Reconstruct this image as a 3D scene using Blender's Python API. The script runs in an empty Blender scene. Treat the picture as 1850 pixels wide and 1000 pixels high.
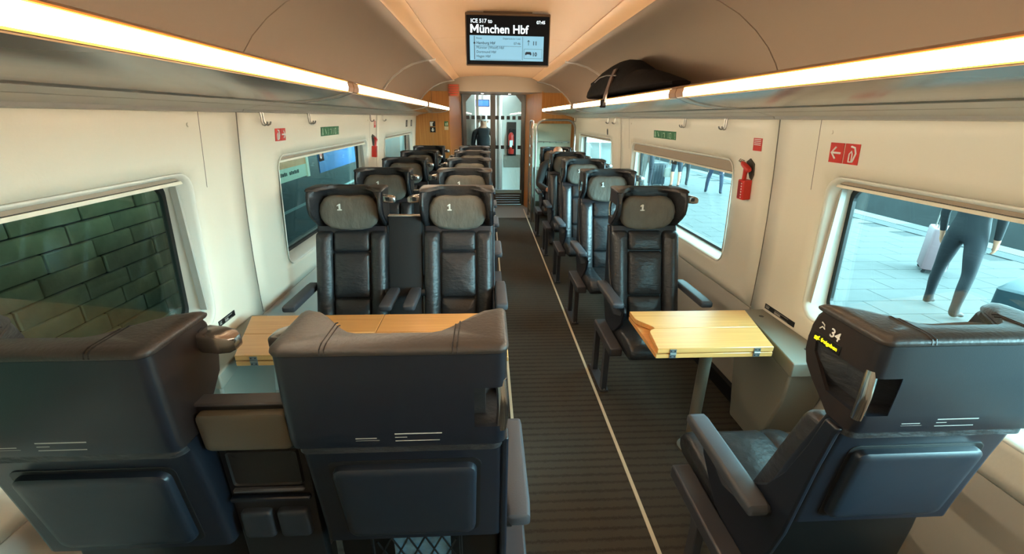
import bpy, bmesh, math, random
from mathutils import Matrix, Vector
R = random.Random(7)
PI = math.pi
C = bpy.context.scene.collection
S = bpy.context.scene

# ------------------------------------------------------------------ camera, world, lights, exposure
def lin(c):
    return tuple(((v/255)/12.92 if v/255 <= .04045 else ((v/255+.055)/1.055)**2.4) for v in c)
CAM = Vector((-.1416, 0, 1.5856)); F_PX = 778.4
PITCH, YAW, ROLL = .3542, .0586, .0131
cp, sp = math.cos(PITCH), math.sin(PITCH)
fw = Vector((math.sin(YAW)*cp, math.cos(YAW)*cp, -sp)); rt = Vector((math.cos(YAW), -math.sin(YAW), 0)); up = rt.cross(fw)
c_, s_ = math.cos(ROLL), math.sin(ROLL)
rt, up = c_*rt+s_*up, -s_*rt+c_*up
cam = bpy.data.objects.new('camera', bpy.data.cameras.new('camera')); C.objects.link(cam)
cam.data.sensor_width = 36; cam.data.lens = F_PX/1850*36; cam.data.clip_start = .02; cam.data.clip_end = 200
m = Matrix((rt, up, -fw)).transposed().to_4x4(); m.translation = CAM
cam.matrix_world = m
S.camera = cam
S.view_settings.view_transform = 'Standard'; S.view_settings.look = 'None'
S.view_settings.gamma = 1; S.view_settings.use_curve_mapping = False
S.view_settings.exposure = 0.36
W = bpy.data.worlds.new('sky'); S.world = W; W.use_nodes = True
bg = W.node_tree.nodes['Background']; bg.inputs[0].default_value = (.48, .92, 1.0, 1); bg.inputs[1].default_value = 7.5
sun = bpy.data.objects.new('sun', bpy.data.lights.new('sun', 'SUN')); C.objects.link(sun)      # low bright daylight from the open side of the station
sun.data.energy = 22.0; sun.data.angle = math.radians(60); sun.data.color = (.50, .90, 1.0)
sun.rotation_euler = Vector((-math.cos(math.radians(11)), .35, -math.sin(math.radians(11)))).to_track_quat('-Z', 'Y').to_euler()
STRIP = 60.0          # rack light strips
DOWN = 1.0

# ------------------------------------------------------------------ materials
MT = {}
def mat(name, rgb, rough=.5, metal=0., emit=None, strength=0., bump=None, noise=None, spec=None, coat=0.):
    """rgb 0-255 sRGB; noise=(scale, amount, stretch xyz); bump=(scale, strength, stretch)"""
    if name in MT: return MT[name]
    mt = bpy.data.materials.new(name); mt.use_nodes = True
    nt = mt.node_tree; b = nt.nodes['Principled BSDF']; L = nt.links
    col = (*lin(rgb), 1)
    b.inputs['Base Color'].default_value = col
    b.inputs['Roughness'].default_value = rough; b.inputs['Metallic'].default_value = metal
    if spec is not None: b.inputs['Specular IOR Level'].default_value = spec
    if coat: b.inputs['Coat Weight'].default_value = coat
    if emit: b.inputs['Emission Color'].default_value = (*lin(emit), 1); b.inputs['Emission Strength'].default_value = strength
    tc = nt.nodes.new('ShaderNodeTexCoord')
    def nz(scale, stretch):
        mp = nt.nodes.new('ShaderNodeMapping'); mp.inputs['Scale'].default_value = stretch
        L.new(tc.outputs['Object'], mp.inputs[0])
        n = nt.nodes.new('ShaderNodeTexNoise'); n.inputs['Scale'].default_value = scale; n.inputs['Detail'].default_value = 4
        L.new(mp.outputs[0], n.inputs['Vector']); return n
    if noise:
        n = nz(noise[0], noise[2] if len(noise) > 2 else (1, 1, 1))
        rp = nt.nodes.new('ShaderNodeMapRange'); rp.inputs[1].default_value = .3; rp.inputs[2].default_value = .7
        rp.inputs[3].default_value = 1-noise[1]; rp.inputs[4].default_value = 1+noise[1]
        L.new(n.outputs['Fac'], rp.inputs[0])
        mx = nt.nodes.new('ShaderNodeVectorMath'); mx.operation = 'SCALE'; mx.inputs[0].default_value = col[:3]
        L.new(rp.outputs[0], mx.inputs['Scale']); L.new(mx.outputs[0], b.inputs['Base Color'])
    if bump:
        n = nz(bump[0], bump[2] if len(bump) > 2 else (1, 1, 1))
        bp = nt.nodes.new('ShaderNodeBump'); bp.inputs['Strength'].default_value = bump[1]; bp.inputs['Distance'].default_value = .01
        L.new(n.outputs['Fac'], bp.inputs['Height']); L.new(bp.outputs[0], b.inputs['Normal'])
    MT[name] = mt
    return mt
def carpet_mat():
    mt = mat('carpet', (72, 66, 57), .95, spec=.1); nt = mt.node_tree; L = nt.links; b = nt.nodes['Principled BSDF']
    tc = nt.nodes.new('ShaderNodeTexCoord'); w = nt.nodes.new('ShaderNodeTexWave'); w.bands_direction = 'Y'
    w.inputs['Scale'].default_value = 6.6; w.inputs['Distortion'].default_value = 1.2; w.inputs['Detail'].default_value = 2; w.inputs['Detail Scale'].default_value = 8
    L.new(tc.outputs['Object'], w.inputs['Vector'])
    n = nt.nodes.new('ShaderNodeTexNoise'); n.inputs['Scale'].default_value = 260; L.new(tc.outputs['Object'], n.inputs['Vector'])
    n2 = nt.nodes.new('ShaderNodeTexNoise'); n2.inputs['Scale'].default_value = 2.2; L.new(tc.outputs['Object'], n2.inputs['Vector'])
    ad = nt.nodes.new('ShaderNodeMath'); ad.operation = 'MULTIPLY_ADD'; ad.inputs[1].default_value = .9
    L.new(n.outputs['Fac'], ad.inputs[0]); L.new(w.outputs['Fac'], ad.inputs[2])
    a2 = nt.nodes.new('ShaderNodeMath'); a2.operation = 'MULTIPLY_ADD'; a2.inputs[1].default_value = .35
    L.new(n2.outputs['Fac'], a2.inputs[0]); L.new(ad.outputs[0], a2.inputs[2])
    cr = nt.nodes.new('ShaderNodeValToRGB'); cr.color_ramp.elements[0].position = .25; cr.color_ramp.elements[1].position = 1.0
    cr.color_ramp.elements[0].color = (*lin((44, 40, 36)), 1); cr.color_ramp.elements[1].color = (*lin((76, 71, 64)), 1)
    L.new(a2.outputs[0], cr.inputs[0]); L.new(cr.outputs[0], b.inputs['Base Color'])
    bp = nt.nodes.new('ShaderNodeBump'); bp.inputs['Strength'].default_value = .5; bp.inputs['Distance'].default_value = .003
    L.new(n.outputs['Fac'], bp.inputs['Height']); L.new(bp.outputs[0], b.inputs['Normal'])
    return mt
def wood_mat(name, c1, c2, axis, scale=9, rough=.35):
    mt = mat(name, c1, rough); nt = mt.node_tree; L = nt.links; b = nt.nodes['Principled BSDF']
    tc = nt.nodes.new('ShaderNodeTexCoord'); mp = nt.nodes.new('ShaderNodeMapping')
    sc = [40, 40, 40]; sc['XYZ'.index(axis)] = .9; mp.inputs['Scale'].default_value = sc
    L.new(tc.outputs['Object'], mp.inputs[0])
    n = nt.nodes.new('ShaderNodeTexNoise'); n.inputs['Scale'].default_value = scale/3; n.inputs['Detail'].default_value = 6
    L.new(mp.outputs[0], n.inputs['Vector'])
    cr = nt.nodes.new('ShaderNodeValToRGB'); cr.color_ramp.elements[0].position = .3; cr.color_ramp.elements[1].position = .72
    cr.color_ramp.elements[0].color = (*lin(c1), 1); cr.color_ramp.elements[1].color = (*lin(c2), 1)
    L.new(n.outputs['Fac'], cr.inputs[0]); L.new(cr.outputs[0], b.inputs['Base Color'])
    return mt
def glass_mat(name, tint, refl=1.0, rough=.0):
    mt = bpy.data.materials.new(name); mt.use_nodes = True; nt = mt.node_tree; nt.nodes.clear(); L = nt.links
    o = nt.nodes.new('ShaderNodeOutputMaterial'); t = nt.nodes.new('ShaderNodeBsdfTransparent'); g = nt.nodes.new('ShaderNodeBsdfGlossy')
    t.inputs[0].default_value = (*tint, 1); g.inputs['Roughness'].default_value = rough; g.inputs[0].default_value = (1, 1, 1, 1)
    f = nt.nodes.new('ShaderNodeLayerWeight'); f.inputs[0].default_value = .5
    pw = nt.nodes.new('ShaderNodeMath'); pw.operation = 'POWER'; pw.inputs[1].default_value = 5; L.new(f.outputs['Facing'], pw.inputs[0])
    mu = nt.nodes.new('ShaderNodeMath'); mu.operation = 'MULTIPLY_ADD'; mu.inputs[1].default_value = .95*refl; mu.inputs[2].default_value = .045*refl; L.new(pw.outputs[0], mu.inputs[0])
    x = nt.nodes.new('ShaderNodeMixShader'); L.new(mu.outputs[0], x.inputs[0]); L.new(t.outputs[0], x.inputs[1]); L.new(g.outputs[0], x.inputs[2])
    L.new(x.outputs[0], o.inputs[0]); MT[name] = mt
    return mt

CARPET = carpet_mat()
TABLE = wood_mat('beech_table', (198, 140, 78), (214, 160, 96), 'X')
WOOD = wood_mat('end_wall_wood', (172, 112, 52), (198, 138, 72), 'Z', 7, .45)
WALL = mat('wall_lining', (226, 217, 198), .45, bump=(90, .04))
WALLLOW = mat('wall_dado', (178, 172, 160), .5)
CEIL = mat('ceiling_lining', (182, 142, 104), .5)
COVE = mat('cove_lining', (168, 148, 128), .45)
TRIMC = mat('ceiling_trim', (212, 166, 120), .4)
GREY = mat('grey_console', (128, 124, 112), .5, bump=(400, .05))
SHELL = mat('navy_shell', (21, 26, 36), .38, noise=(40, .06), bump=(500, .03))
DARK = mat('dark_plastic', (22, 22, 24), .45)
DARKB = mat('brown_black_side', (34, 28, 28), .4)
LEATHER = mat('black_leather', (42, 43, 46), .40, bump=(26, .42, (1, 1, 2.4)), noise=(9, .15))
LEATHB = mat('brown_grey_leather', (50, 46, 44), .45, bump=(120, .12))
TEXT_G = mat('grey_headrest_cloth', (108, 104, 96), .95, spec=.15, bump=(24, 1.0, (1, 1, .4)), noise=(7, .16))
ARMR = mat('armrest_grey', (64, 66, 72), .5, bump=(300, .05))
PEDM = mat('pedestal_metal', (70, 70, 76), .45, .3)
CHROME = mat('chrome', (205, 205, 205), .18, 1.)
SATIN = mat('satin_metal', (160, 156, 150), .32, .9)
LAMPM = mat('lamp_silver', (150, 144, 140), .22, .85)
WHITEP = mat('white_print', (232, 232, 226), .6)
BLACKP = mat('black_print', (14, 14, 15), .4)
REDP = mat('red_sign', (196, 44, 32), .4)
GREENP = mat('green_sign', (40, 108, 66), .4)
PALEG = mat('pale_green_print', (190, 214, 186), .5)
ALU = mat('aluminium_profile', (190, 184, 176), .35, .4)
UNDER = mat('rack_underside', (156, 142, 132), .22, .5, bump=(4, .10, (1, .3, 1)))
LINE = mat('floor_strip', (222, 208, 180), .5)
STRIPM = mat('light_strip', (255, 236, 190), .5, emit=(255, 241, 214), strength=STRIP)
GASK = mat('black_gasket', (10, 11, 12), .4)
FRAMEM = mat('window_reveal', (222, 216, 202), .4)
BLINDM = mat('blind_fabric', (150, 134, 116), .7)
BEIGE = mat('beige_panel', (80, 76, 66), .55, bump=(300, .06))
SCRB = mat('screen_black', (5, 7, 14), .7, spec=.15)
SCRL = mat('screen_pale_blue', (60, 90, 105), .6, emit=(150, 210, 236), strength=.62)
SCRW = mat('screen_white', (225, 245, 255), .4, emit=(220, 244, 255), strength=1.0)
SCRD = mat('screen_ink', (20, 40, 62), .5)
YLED = mat('yellow_led', (240, 230, 40), .4, emit=(240, 226, 20), strength=1.0)
BLED = mat('blue_led', (80, 80, 255), .4, emit=(70, 80, 255), strength=3)
VWHITE = mat('vestibule_white', (205, 208, 200), .4)
PANE = glass_mat('window_glass', (.93, .985, .985), 1.0)
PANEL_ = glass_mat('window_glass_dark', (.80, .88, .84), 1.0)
DOORG = glass_mat('door_glass', (.93, .96, .95), .8)

# ------------------------------------------------------------------ geometry helpers
def obj(name, bm, mt, parent=None, smooth=None, bevel=None, mats=None):
    me = bpy.data.meshes.new(name)
    if isinstance(bm, bpy.types.Mesh): me = bm
    else:
        bmesh.ops.recalc_face_normals(bm, faces=bm.faces[:]); bm.to_mesh(me); bm.free()
    if not me.materials:
        for x in ([mt] + (mats or [])): me.materials.append(x)
    o = bpy.data.objects.new(name, me); C.objects.link(o)
    if parent: o.parent = parent
    if smooth is not None and len(me.polygons):
        me.polygons.foreach_set('use_smooth', [True]*len(me.polygons))
        me.set_sharp_from_angle(angle=math.radians(smooth))
    if bevel:
        md = o.modifiers.new('edge', 'BEVEL'); md.width = bevel[0]; md.segments = bevel[1]; md.limit_method = 'ANGLE'; md.angle_limit = .6
        me.polygons.foreach_set('use_smooth', [True]*len(me.polygons)); me.set_sharp_from_angle(angle=.75)
    return o
def box(bm, x0, x1, y0, y1, z0, z1):
    v = [bm.verts.new(p) for p in ((x0,y0,z0),(x1,y0,z0),(x1,y1,z0),(x0,y1,z0),(x0,y0,z1),(x1,y0,z1),(x1,y1,z1),(x0,y1,z1))]
    for f in ((0,3,2,1),(4,5,6,7),(0,1,5,4),(1,2,6,5),(2,3,7,6),(3,0,4,7)): bm.faces.new([v[i] for i in f])
    return bm
def B(*a): return box(bmesh.new(), *a)
def bobj(name, mt, dims, parent=None, bevel=None): return obj(name, B(*dims), mt, parent, bevel=bevel)
def loft(rings, bm=None, cap=True, close=True):
    bm = bm or bmesh.new(); V = [[bm.verts.new(p) for p in r] for r in rings]; n = len(V[0])
    for a, b in zip(V, V[1:]):
        for i in range(n if close else n-1):
            j = (i+1) % n; bm.faces.new((a[i], a[j], b[j], b[i]))
    if cap and close: bm.faces.new(V[0][::-1]); bm.faces.new(V[-1])
    return bm
def prism(pts, axis, a, b, bm=None):
    mk = {'x': lambda p, t: (t, p[0], p[1]), 'y': lambda p, t: (p[0], t, p[1]), 'z': lambda p, t: (p[0], p[1], t)}[axis]
    return loft([[mk(p, a) for p in pts], [mk(p, b) for p in pts]], bm)
def tube(path, r, n=8, bm=None, cap=True):
    P = [Vector(p) for p in path]; rings = []; prev = None
    for i, p in enumerate(P):
        d = ((P[min(i+1, len(P)-1)]-p).normalized() + (p-P[max(i-1, 0)]).normalized()).normalized()
        a = prev if prev else (Vector((0, 0, 1)) if abs(d.z) < .9 else Vector((1, 0, 0)))
        u = (a-d*a.dot(d)).normalized(); prev = u; v = d.cross(u)
        rr = r[i] if isinstance(r, (list, tuple)) else r
        rings.append([p+(u*math.cos(t)+v*math.sin(t))*rr for t in [2*PI*k/n for k in range(n)]])
    return loft(rings, bm, cap)
def rrect(a0, a1, b0, b1, r, n=5):
    out = []
    for cx, cy, t0 in ((a1-r, b1-r, 0), (a0+r, b1-r, PI/2), (a0+r, b0+r, PI), (a1-r, b0+r, 3*PI/2)):
        for k in range(n): out.append((cx+r*math.cos(t0+PI/2*k/(n-1)), cy+r*math.sin(t0+PI/2*k/(n-1))))
    return out
def interp(tab, z):
    tab = sorted(tab)
    if z <= tab[0][0]: return tab[0][1]
    for (a, p), (b, q) in zip(tab, tab[1:]):
        if z <= b: return p+(q-p)*(z-a)/(b-a)
    return tab[-1][1]
def pad(outline, base, prof, sgn=-1, thick=.02, puff=0, sub=3):
    """a puffy panel: outline in (x, z), lying on y = base(x, z), prof = [(inset, height)...]"""
    xs = [p[0] for p in outline]; zs = [p[1] for p in outline]
    cx, cz = (min(xs)+max(xs))/2, (min(zs)+max(zs))/2; hx, hz = (max(xs)-min(xs))/2, (max(zs)-min(zs))/2
    bm = bmesh.new(); rings = []
    last = prof[-1]; hm = min(hx, hz); pr = [(0, -thick)] + list(prof)
    for k in range(1, sub+1):
        t = k/(sub+.6); pr.append((last[0]+(hm-last[0])*t, last[1]+puff*(1-(1-t)**2)))
    for ins, h in pr:
        sx, sz = max(.0, 1-ins/hx), max(.0, 1-ins/hz)
        r = []
        for x, z in outline:
            X, Z = cx+(x-cx)*sx, cz+(z-cz)*sz
            r.append((X, base(X, Z)+sgn*h, Z))
        rings.append(r)
    return loft(rings, bm)
def empty(name, loc=(0, 0, 0), rz=0, label=None, cat=None, group=None, kind=None, parent=None):
    o = bpy.data.objects.new(name, None); C.objects.link(o); o.location = loc; o.rotation_euler = (0, 0, rz); o.empty_display_size = .1
    if parent: o.parent = parent
    return tag(o, label, cat, group, kind)
def tag(o, label=None, cat=None, group=None, kind=None):
    for k, v in (('label', label), ('category', cat), ('group', group), ('kind', kind)):
        if v: o[k] = v
    return o
def copy_tree(o, parent=None):
    c = o.copy(); C.objects.link(c); c.parent = parent
    for ch in o.children: copy_tree(ch, c)
    return c
TXT = {}
def text_mesh(s, size, bold=0., align='LEFT'):
    k = (s, size, bold, align)
    if k not in TXT:
        cu = bpy.data.curves.new('lettering', 'FONT'); cu.body = s; cu.size = size; cu.offset = bold*size; cu.align_x = align; cu.resolution_u = 3
        cu.extrude = .0006
        ob = bpy.data.objects.new('lettering', cu); me = bpy.data.meshes.new_from_object(ob)
        bpy.data.objects.remove(ob); bpy.data.curves.remove(cu); TXT[k] = me
    return TXT[k].copy()
def text(name, s, size, mt, parent, org, xd, yd, bold=0., align='LEFT'):
    me = text_mesh(s, size, bold, align); me.materials.clear()
    o = obj(name, me, mt, parent); x = Vector(xd).normalized(); y = Vector(yd).normalized(); y = (y-x*y.dot(x)).normalized(); z = x.cross(y)
    mm = Matrix((x, y, z)).transposed().to_4x4(); mm.translation = Vector(org); o.matrix_local = mm
    return o
def bars(parent, mt, rects, org, xd, yd, lift=.0008, name='print_line'):
    x = Vector(xd).normalized(); y = Vector(yd).normalized(); n = x.cross(y); o0 = Vector(org); out = []
    for (a0, a1, b0, b1) in rects:
        bm = bmesh.new(); rr = []
        for h in (0, lift): rr.append([o0+x*a+y*b+n*h for a, b in ((a0, b0), (a1, b0), (a1, b1), (a0, b1))])
        out.append(obj(name, loft(rr, bm), mt, parent))
    return out

# ------------------------------------------------------------------ the car: floor, walls, windows
Y0, Y1 = -1.3, 7.42
WT = [(0, 1.33), (.7, 1.33), (.9, 1.325), (1.1, 1.315), (1.3, 1.30), (1.45, 1.285), (1.62, 1.268)]
def WX(z): return interp(WT, z)
SEAMS = [-.5, 2.14, 4.78, 7.42]
tag(bobj('floor_pale_sheet', mat('pale_floor_grey', (128, 126, 118), .45), (-.60, .60, 7.15, 8.27, 0, .003)), kind='structure')  # paler grey sheet on the floor towards the door
fl = bobj('floor', CARPET, (-1.4, 1.4, Y0, 8.32, -.12, 0)); tag(fl, kind='structure')
for i, x in enumerate((-.0135, .5165)):
    tag(bobj('trim_%d' % (i+1), LINE, (x-.008, x+.008, Y0, 7.9, 0, .004)), kind='structure')
WIN = [(.82, 1), (3.46, 2), (6.10, 3)]          # bay centre, number
HL, WZ0, WZ1, WR = .95, .735, 1.375, .075
def ring_to_rect(hole, y0, y1, z0, z1, n):
    """outer points matched to a rounded-rect hole of 4 arcs with n points each"""
    co = [(y1, z1), (y0, z1), (y0, z0), (y1, z0)]; out = []; half = n//2
    for q in range(4):
        cy, cz = co[q]
        for k in range(n):
            h = hole[q*n+k]
            if k == half: out.append((cy, cz))
            elif (k < half) == (q in (0, 2)): out.append((cy, max(z0, min(z1, h[1]))))
            else: out.append((max(y0, min(y1, h[0])), cz))
    return out
def holed_sheet(sd, y0, y1, z0, z1, hole, n, xf, steps=(0, .2, .45, .7, 1)):
    out = ring_to_rect(hole, y0, y1, z0, z1, n); bm = bmesh.new(); V = []
    # densify both loops
    def dens(loop):
        r = []
        for i, p in enumerate(loop):
            q = loop[(i+1) % len(loop)]; m_ = 8 if (i % n) == n-1 else 1
            for k in range(m_): r.append((p[0]+(q[0]-p[0])*k/m_, p[1]+(q[1]-p[1])*k/m_))
        return r
    H, O = dens(hole), dens(out)
    for t in steps: V.append([bm.verts.new((sd*xf(a[1]+(b[1]-a[1])*t), a[0]+(b[0]-a[0])*t, a[1]+(b[1]-a[1])*t)) for a, b in zip(H, O)])
    N = len(H)
    for a, b in zip(V, V[1:]):
        for i in range(N):
            j = (i+1) % N
            try: bm.faces.new((a[i], a[j], b[j], b[i]))
            except ValueError: pass
    return bm
NR = 7
def sill_ring(yc, ins, xoff, sd, r=WR):
    h = rrect(yc-HL+ins, yc+HL-ins, WZ0+ins, WZ1-ins, max(.02, r-ins*.5), NR)
    return [(sd*(WX(p[1])+xoff), p[0], p[1]) for p in h]
for sd, side in ((-1, 'left'), (1, 'right')):
    # outer skin with holes, lower and upper bands
    root = empty('wall_%s' % side, kind='structure')
    for (yc, no), (ya, yb) in zip(WIN, zip(SEAMS, SEAMS[1:])):
        g = .0032
        p = obj('wall_panel', holed_sheet(sd, ya+g, yb-g, .60, 1.62, rrect(yc-HL, yc+HL, WZ0, WZ1, WR, NR), NR, WX), WALL, root, smooth=30)
        md = p.modifiers.new('t', 'SOLIDIFY'); md.thickness = .012; md.offset = 1 if sd < 0 else 1
        bm = prism([(sd*1.33, 0), (sd*1.33, .597), (sd*1.345, .597), (sd*1.345, 0)], 'y', ya+g, yb-g)
        obj('dado_panel', bm, WALLLOW, root)
        sk = obj('outer_skin', holed_sheet(sd, ya, yb, -.9, 2.5, rrect(yc-HL, yc+HL, WZ0, WZ1, WR, NR), NR, lambda z: 1.425, (0, 1)), DARK, root)
        bobj('skirting', DARK, (min(sd*1.30, sd*1.33), max(sd*1.30, sd*1.33), ya, yb, 0, .09), root)
    bobj('wall_panel', WALL, (min(sd*1.27, sd*1.40), max(sd*1.27, sd*1.40), Y0, SEAMS[0]-.002, 0, 1.62), root)
    # vertical panel joint beside each window and small rivets
    for yj in (1.865, 2.14, 4.50, 4.78):
        bm = bmesh.new(); zz = [1.30, 1.38, 1.46, 1.54, 1.60] if yj in (1.865, 4.50) else [.61, .70, .80, .90, 1.0, 1.1, 1.2, 1.30, 1.38, 1.46, 1.54, 1.60]; hw_ = .0012 if yj in (1.865, 4.50) else .0034
        loft([[(sd*(WX(z)-.0006), yj-hw_, z), (sd*(WX(z)-.0006), yj+hw_, z), (sd*(WX(z)+.004), yj+hw_, z), (sd*(WX(z)+.004), yj-hw_, z)] for z in zz], bm)
        obj('panel_joint', bm, mat('joint_grey', (96, 88, 76), .8), root)
        if hw_ > .002: continue
        bm = tube([(sd*(WX(1.55)+.002), yj-.07, 1.545), (sd*(WX(1.55)-.003), yj-.07, 1.545)], [.009, .007], 10)
        obj('rivet_cap', bm, WALL, root, smooth=40)
    # windows
    for yc, no in WIN:
        wn = no if side == 'left' else no+3
        w = empty('window_%d' % wn, kind='structure')
        # reveal from lining to pane
        bm = loft([sill_ring(yc, -.002, -.0015, sd), sill_ring(yc, .003, .001, sd), sill_ring(yc, .008, .008, sd), sill_ring(yc, .026, .085, sd), sill_ring(yc, .026, .098, sd)], cap=False)
        fr = obj('reveal', bm, FRAMEM, w, smooth=35)
        md = fr.modifiers.new('t', 'SOLIDIFY'); md.thickness = .006; md.offset = -1
        bm = loft([sill_ring(yc, .022, .082, sd), sill_ring(yc, .050, .082, sd), sill_ring(yc, .050, .097, sd), sill_ring(yc, .022, .097, sd), sill_ring(yc, .022, .082, sd)], cap=False)
        obj('gasket', bm, GASK, w)
        bm = loft([sill_ring(yc, .045, .088, sd), sill_ring(yc, .045, .094, sd)])
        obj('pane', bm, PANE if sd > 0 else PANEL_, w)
        # roller blind cassette under the top edge of the reveal
        zt = WZ1-.004; rh = .064 if (sd > 0 and no == 2) else .019
        def bx_(n_, mt_, z0, z1, xa, xb):
            return bobj(n_, mt_, (min(sd*xa, sd*xb), max(sd*xa, sd*xb), yc-HL+.03, yc+HL-.03, zt-z0, zt-z1), w)
        bx_('blind_slot', DARK, .006, -.004, 1.310, 1.375)
        bx_('blind_roll', BLINDM, .006+rh, .006, 1.312, 1.36); bx_('blind_gap', DARK, .009+rh, .006+rh, 1.318, 1.36)
        bx_('blind_pull_bar', mat('blind_bar', (226, 216, 194), .35), .021+rh, .009+rh, 1.310, 1.362)
        for e in (-1, 1):                                                    # guide rails at both jambs
            ye = yc+e*(HL-.030)
            bobj('guide_rail', mat('guide_grey', (176, 172, 162), .5), (min(sd*1.335, sd*1.36), max(sd*1.335, sd*1.36), ye-.006, ye+.006, WZ0+.07, zt-.03-rh), w)
# emergency break-point stickers on the middle panes
for sd, side in ((-1, 'entrance'), (1, 'platform')):
    t = empty('break_point_sticker', (sd*1.388, 3.42 if sd < 0 else 3.56, 1.300 if sd < 0 else 1.282), label='black sticker with red and white ring on the pane facing %s' % ('the other train' if sd < 0 else 'the people on the platform'), cat='sticker')
    bobj('backing', BLACKP, (-.002, .002, -.05, .05, -.04, .05), t, (.0015, 1))
    for nm, mt_, ra, rb, off in (('ring', WHITEP, .022, .013, .004), ('dot', REDP, .012, 0.001, .004)):
        n = 20; bm = bmesh.new()
        rings = []
        for r_, xx in ((ra, -sd*.002), (ra, -sd*off), (rb, -sd*off), (rb, -sd*.002)):
            rings.append([(xx, r_*math.cos(2*PI*k/n)*.8+.012*sd, .008+r_*math.sin(2*PI*k/n)*1.35) for k in range(n)])
        loft(rings+[rings[0]], bm, cap=False); obj(nm, bm, mt_, t)

# ------------------------------------------------------------------ ceiling
ceil = empty('ceiling', kind='structure')
COVP = [(1.262, 1.60), (1.255, 1.70), (1.225, 1.775), (1.19, 1.835), (1.14, 1.90), (1.07, 1.965), (.98, 2.028), (.88, 2.075), (.77, 2.105), (.66, 2.122)]
CENP = [(.575, 2.168), (.45, 2.180), (.3, 2.188), (.15, 2.192), (0, 2.194), (-.15, 2.192), (-.3, 2.188), (-.45, 2.180), (-.575, 2.168)]
def sheet(name, pts, ya, yb, mt, parent, th=.012, sign=1):
    bm = loft([[(x, y, z) for x, z in pts] for y in (ya, yb)], cap=False, close=False)
    o = obj(name, bm, mt, parent, smooth=40); md = o.modifiers.new('t', 'SOLIDIFY'); md.thickness = th; md.offset = sign
    return o
def offs(pts, d):
    out = []
    for i, p in enumerate(pts):
        a = Vector(pts[max(i-1, 0)]); b = Vector(pts[min(i+1, len(pts)-1)]); t = (b-a).normalized(); n = Vector((-t.y, t.x))
        out.append((p[0]+n.x*d, p[1]+n.y*d))
    return out
def slab_profile(name, pts, th, ya, yb, mt, parent):
    q = offs(pts, th); return obj(name, prism(pts+q[::-1], 'y', ya, yb), mt, parent, smooth=35)
g = .002
for sd in (-1, 1):
    cov = [(sd*x, z) for x, z in COVP]
    for ya, yb in zip([Y0]+SEAMS[1:], SEAMS[1:]):
        slab_profile('cove_panel', cov, -.012*sd, ya+.0045, yb-.0045, COVE, ceil)
    for ya, yb in ((Y0, 3.925), (3.925, Y1)):
        slab_profile('ceiling_trim', [(sd*.662, 2.116), (sd*.655, 2.128), (sd*.588, 2.160), (sd*.572, 2.163)], -.012*sd, ya+.0015, yb-.0015, TRIMC, ceil)
    for ys, wd in ((4.78, .016), (7.40, .02)):                               # bright joint strips over the cove
        slab_profile('cove_joint_strip', [(x-(.012*sd), z-.010) for x, z in cov[2:]], -.014*sd, ys-wd, ys+wd, mat('joint_strip', (240, 236, 228), .3, .6), ceil)
    slab_profile('cove_joint_gap', [(x+.004*sd, z+.004) for x, z in cov[2:]], -.006*sd, 2.14-.007, 2.14+.007, DARK, ceil)
for ya, yb in ((Y0, 3.925), (3.925, 7.55)):
    slab_profile('centre_panel', CENP, -.012, ya+.0015, yb-.0015, CEIL, ceil)
bobj('roof_skin', DARK, (-1.45, 1.45, Y0, 10.6, 2.42, 2.47), ceil)
# end bulkhead above the doorway passage
bk = bobj('wall_bulkhead', mat('bulkhead', (150, 132, 112), .5), (-.80, .80, 7.46, 8.30, 1.965, 2.10)); tag(bk, kind='structure')
tag(bobj('ceiling_sensor', BLACKP, (-.042, .042, 7.452, 7.462, 1.995, 2.07), bevel=(.003, 1)), 'small black square sensor on the bulkhead above the doorway', 'sensor')

# ------------------------------------------------------------------ end walls, passage, glass door, vestibule
we = empty('wall_end', kind='structure')
bobj('wood_panel', WOOD, (-1.40, -1.02, 7.42, 7.46, 0, 1.962), we, (.002, 1)); bobj('wood_panel', WOOD, (-1.016, -.745, 7.42, 7.46, 0, 1.962), we, (.002, 1))
bobj('wood_panel', WOOD, (.74, 1.40, 7.42, 7.46, 0, 1.962), we, (.002, 1))
bobj('wall_top', mat('bulkhead', (150, 132, 112), .5), (-1.40, 1.40, 7.425, 7.458, 1.964, 2.45), we)
for sd, xa, xb in ((-1, .745, .60), (1, .74, .545)):
    pts = [(sd*xa, 7.42), (sd*xb, 8.22), (sd*(xb+.06), 8.24), (sd*(xa+.06), 7.44)]
    obj('passage_panel', prism(pts, 'z', 0, 1.985), mat('wood_orange', (176, 108, 50), .4) if sd < 0 else WOOD, we, bevel=(.006, 2))
    pts = [(sd*xb, 8.22), (sd*(xb-.02), 8.30), (sd*(xb+.06), 8.32), (sd*(xb+.06), 8.24)]
    obj('passage_frame', prism(pts, 'z', 0, 1.985), SATIN, we)
wr = tag(bobj('wall_rear', WALL, (-1.4, 1.4, Y0-.05, Y0, -.1, 2.45)), kind='structure')
d = empty('door_1', kind='structure')
DY = 8.30; DZ0, DZ1 = .26, 1.955
DFR = mat('door_frame_metal', (96, 92, 88), .35, .6)
bobj('frame_post', DFR, (-.575, -.545, DY-.03, DY+.03, 0, 1.985), d); bobj('frame_post', DFR, (.50, .535, DY-.03, DY+.03, 0, 1.985), d)
bobj('header', DFR, (-.575, .535, DY-.03, DY+.03, DZ1, 1.985), d)
for sd, xc in ((-1, -.545), (1, .50)):
    obj('corner_gusset', prism([(xc, DZ1), (xc-sd*.13, DZ1), (xc, DZ1-.15)], 'y', DY-.012, DY+.012), DFR, d)
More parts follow.
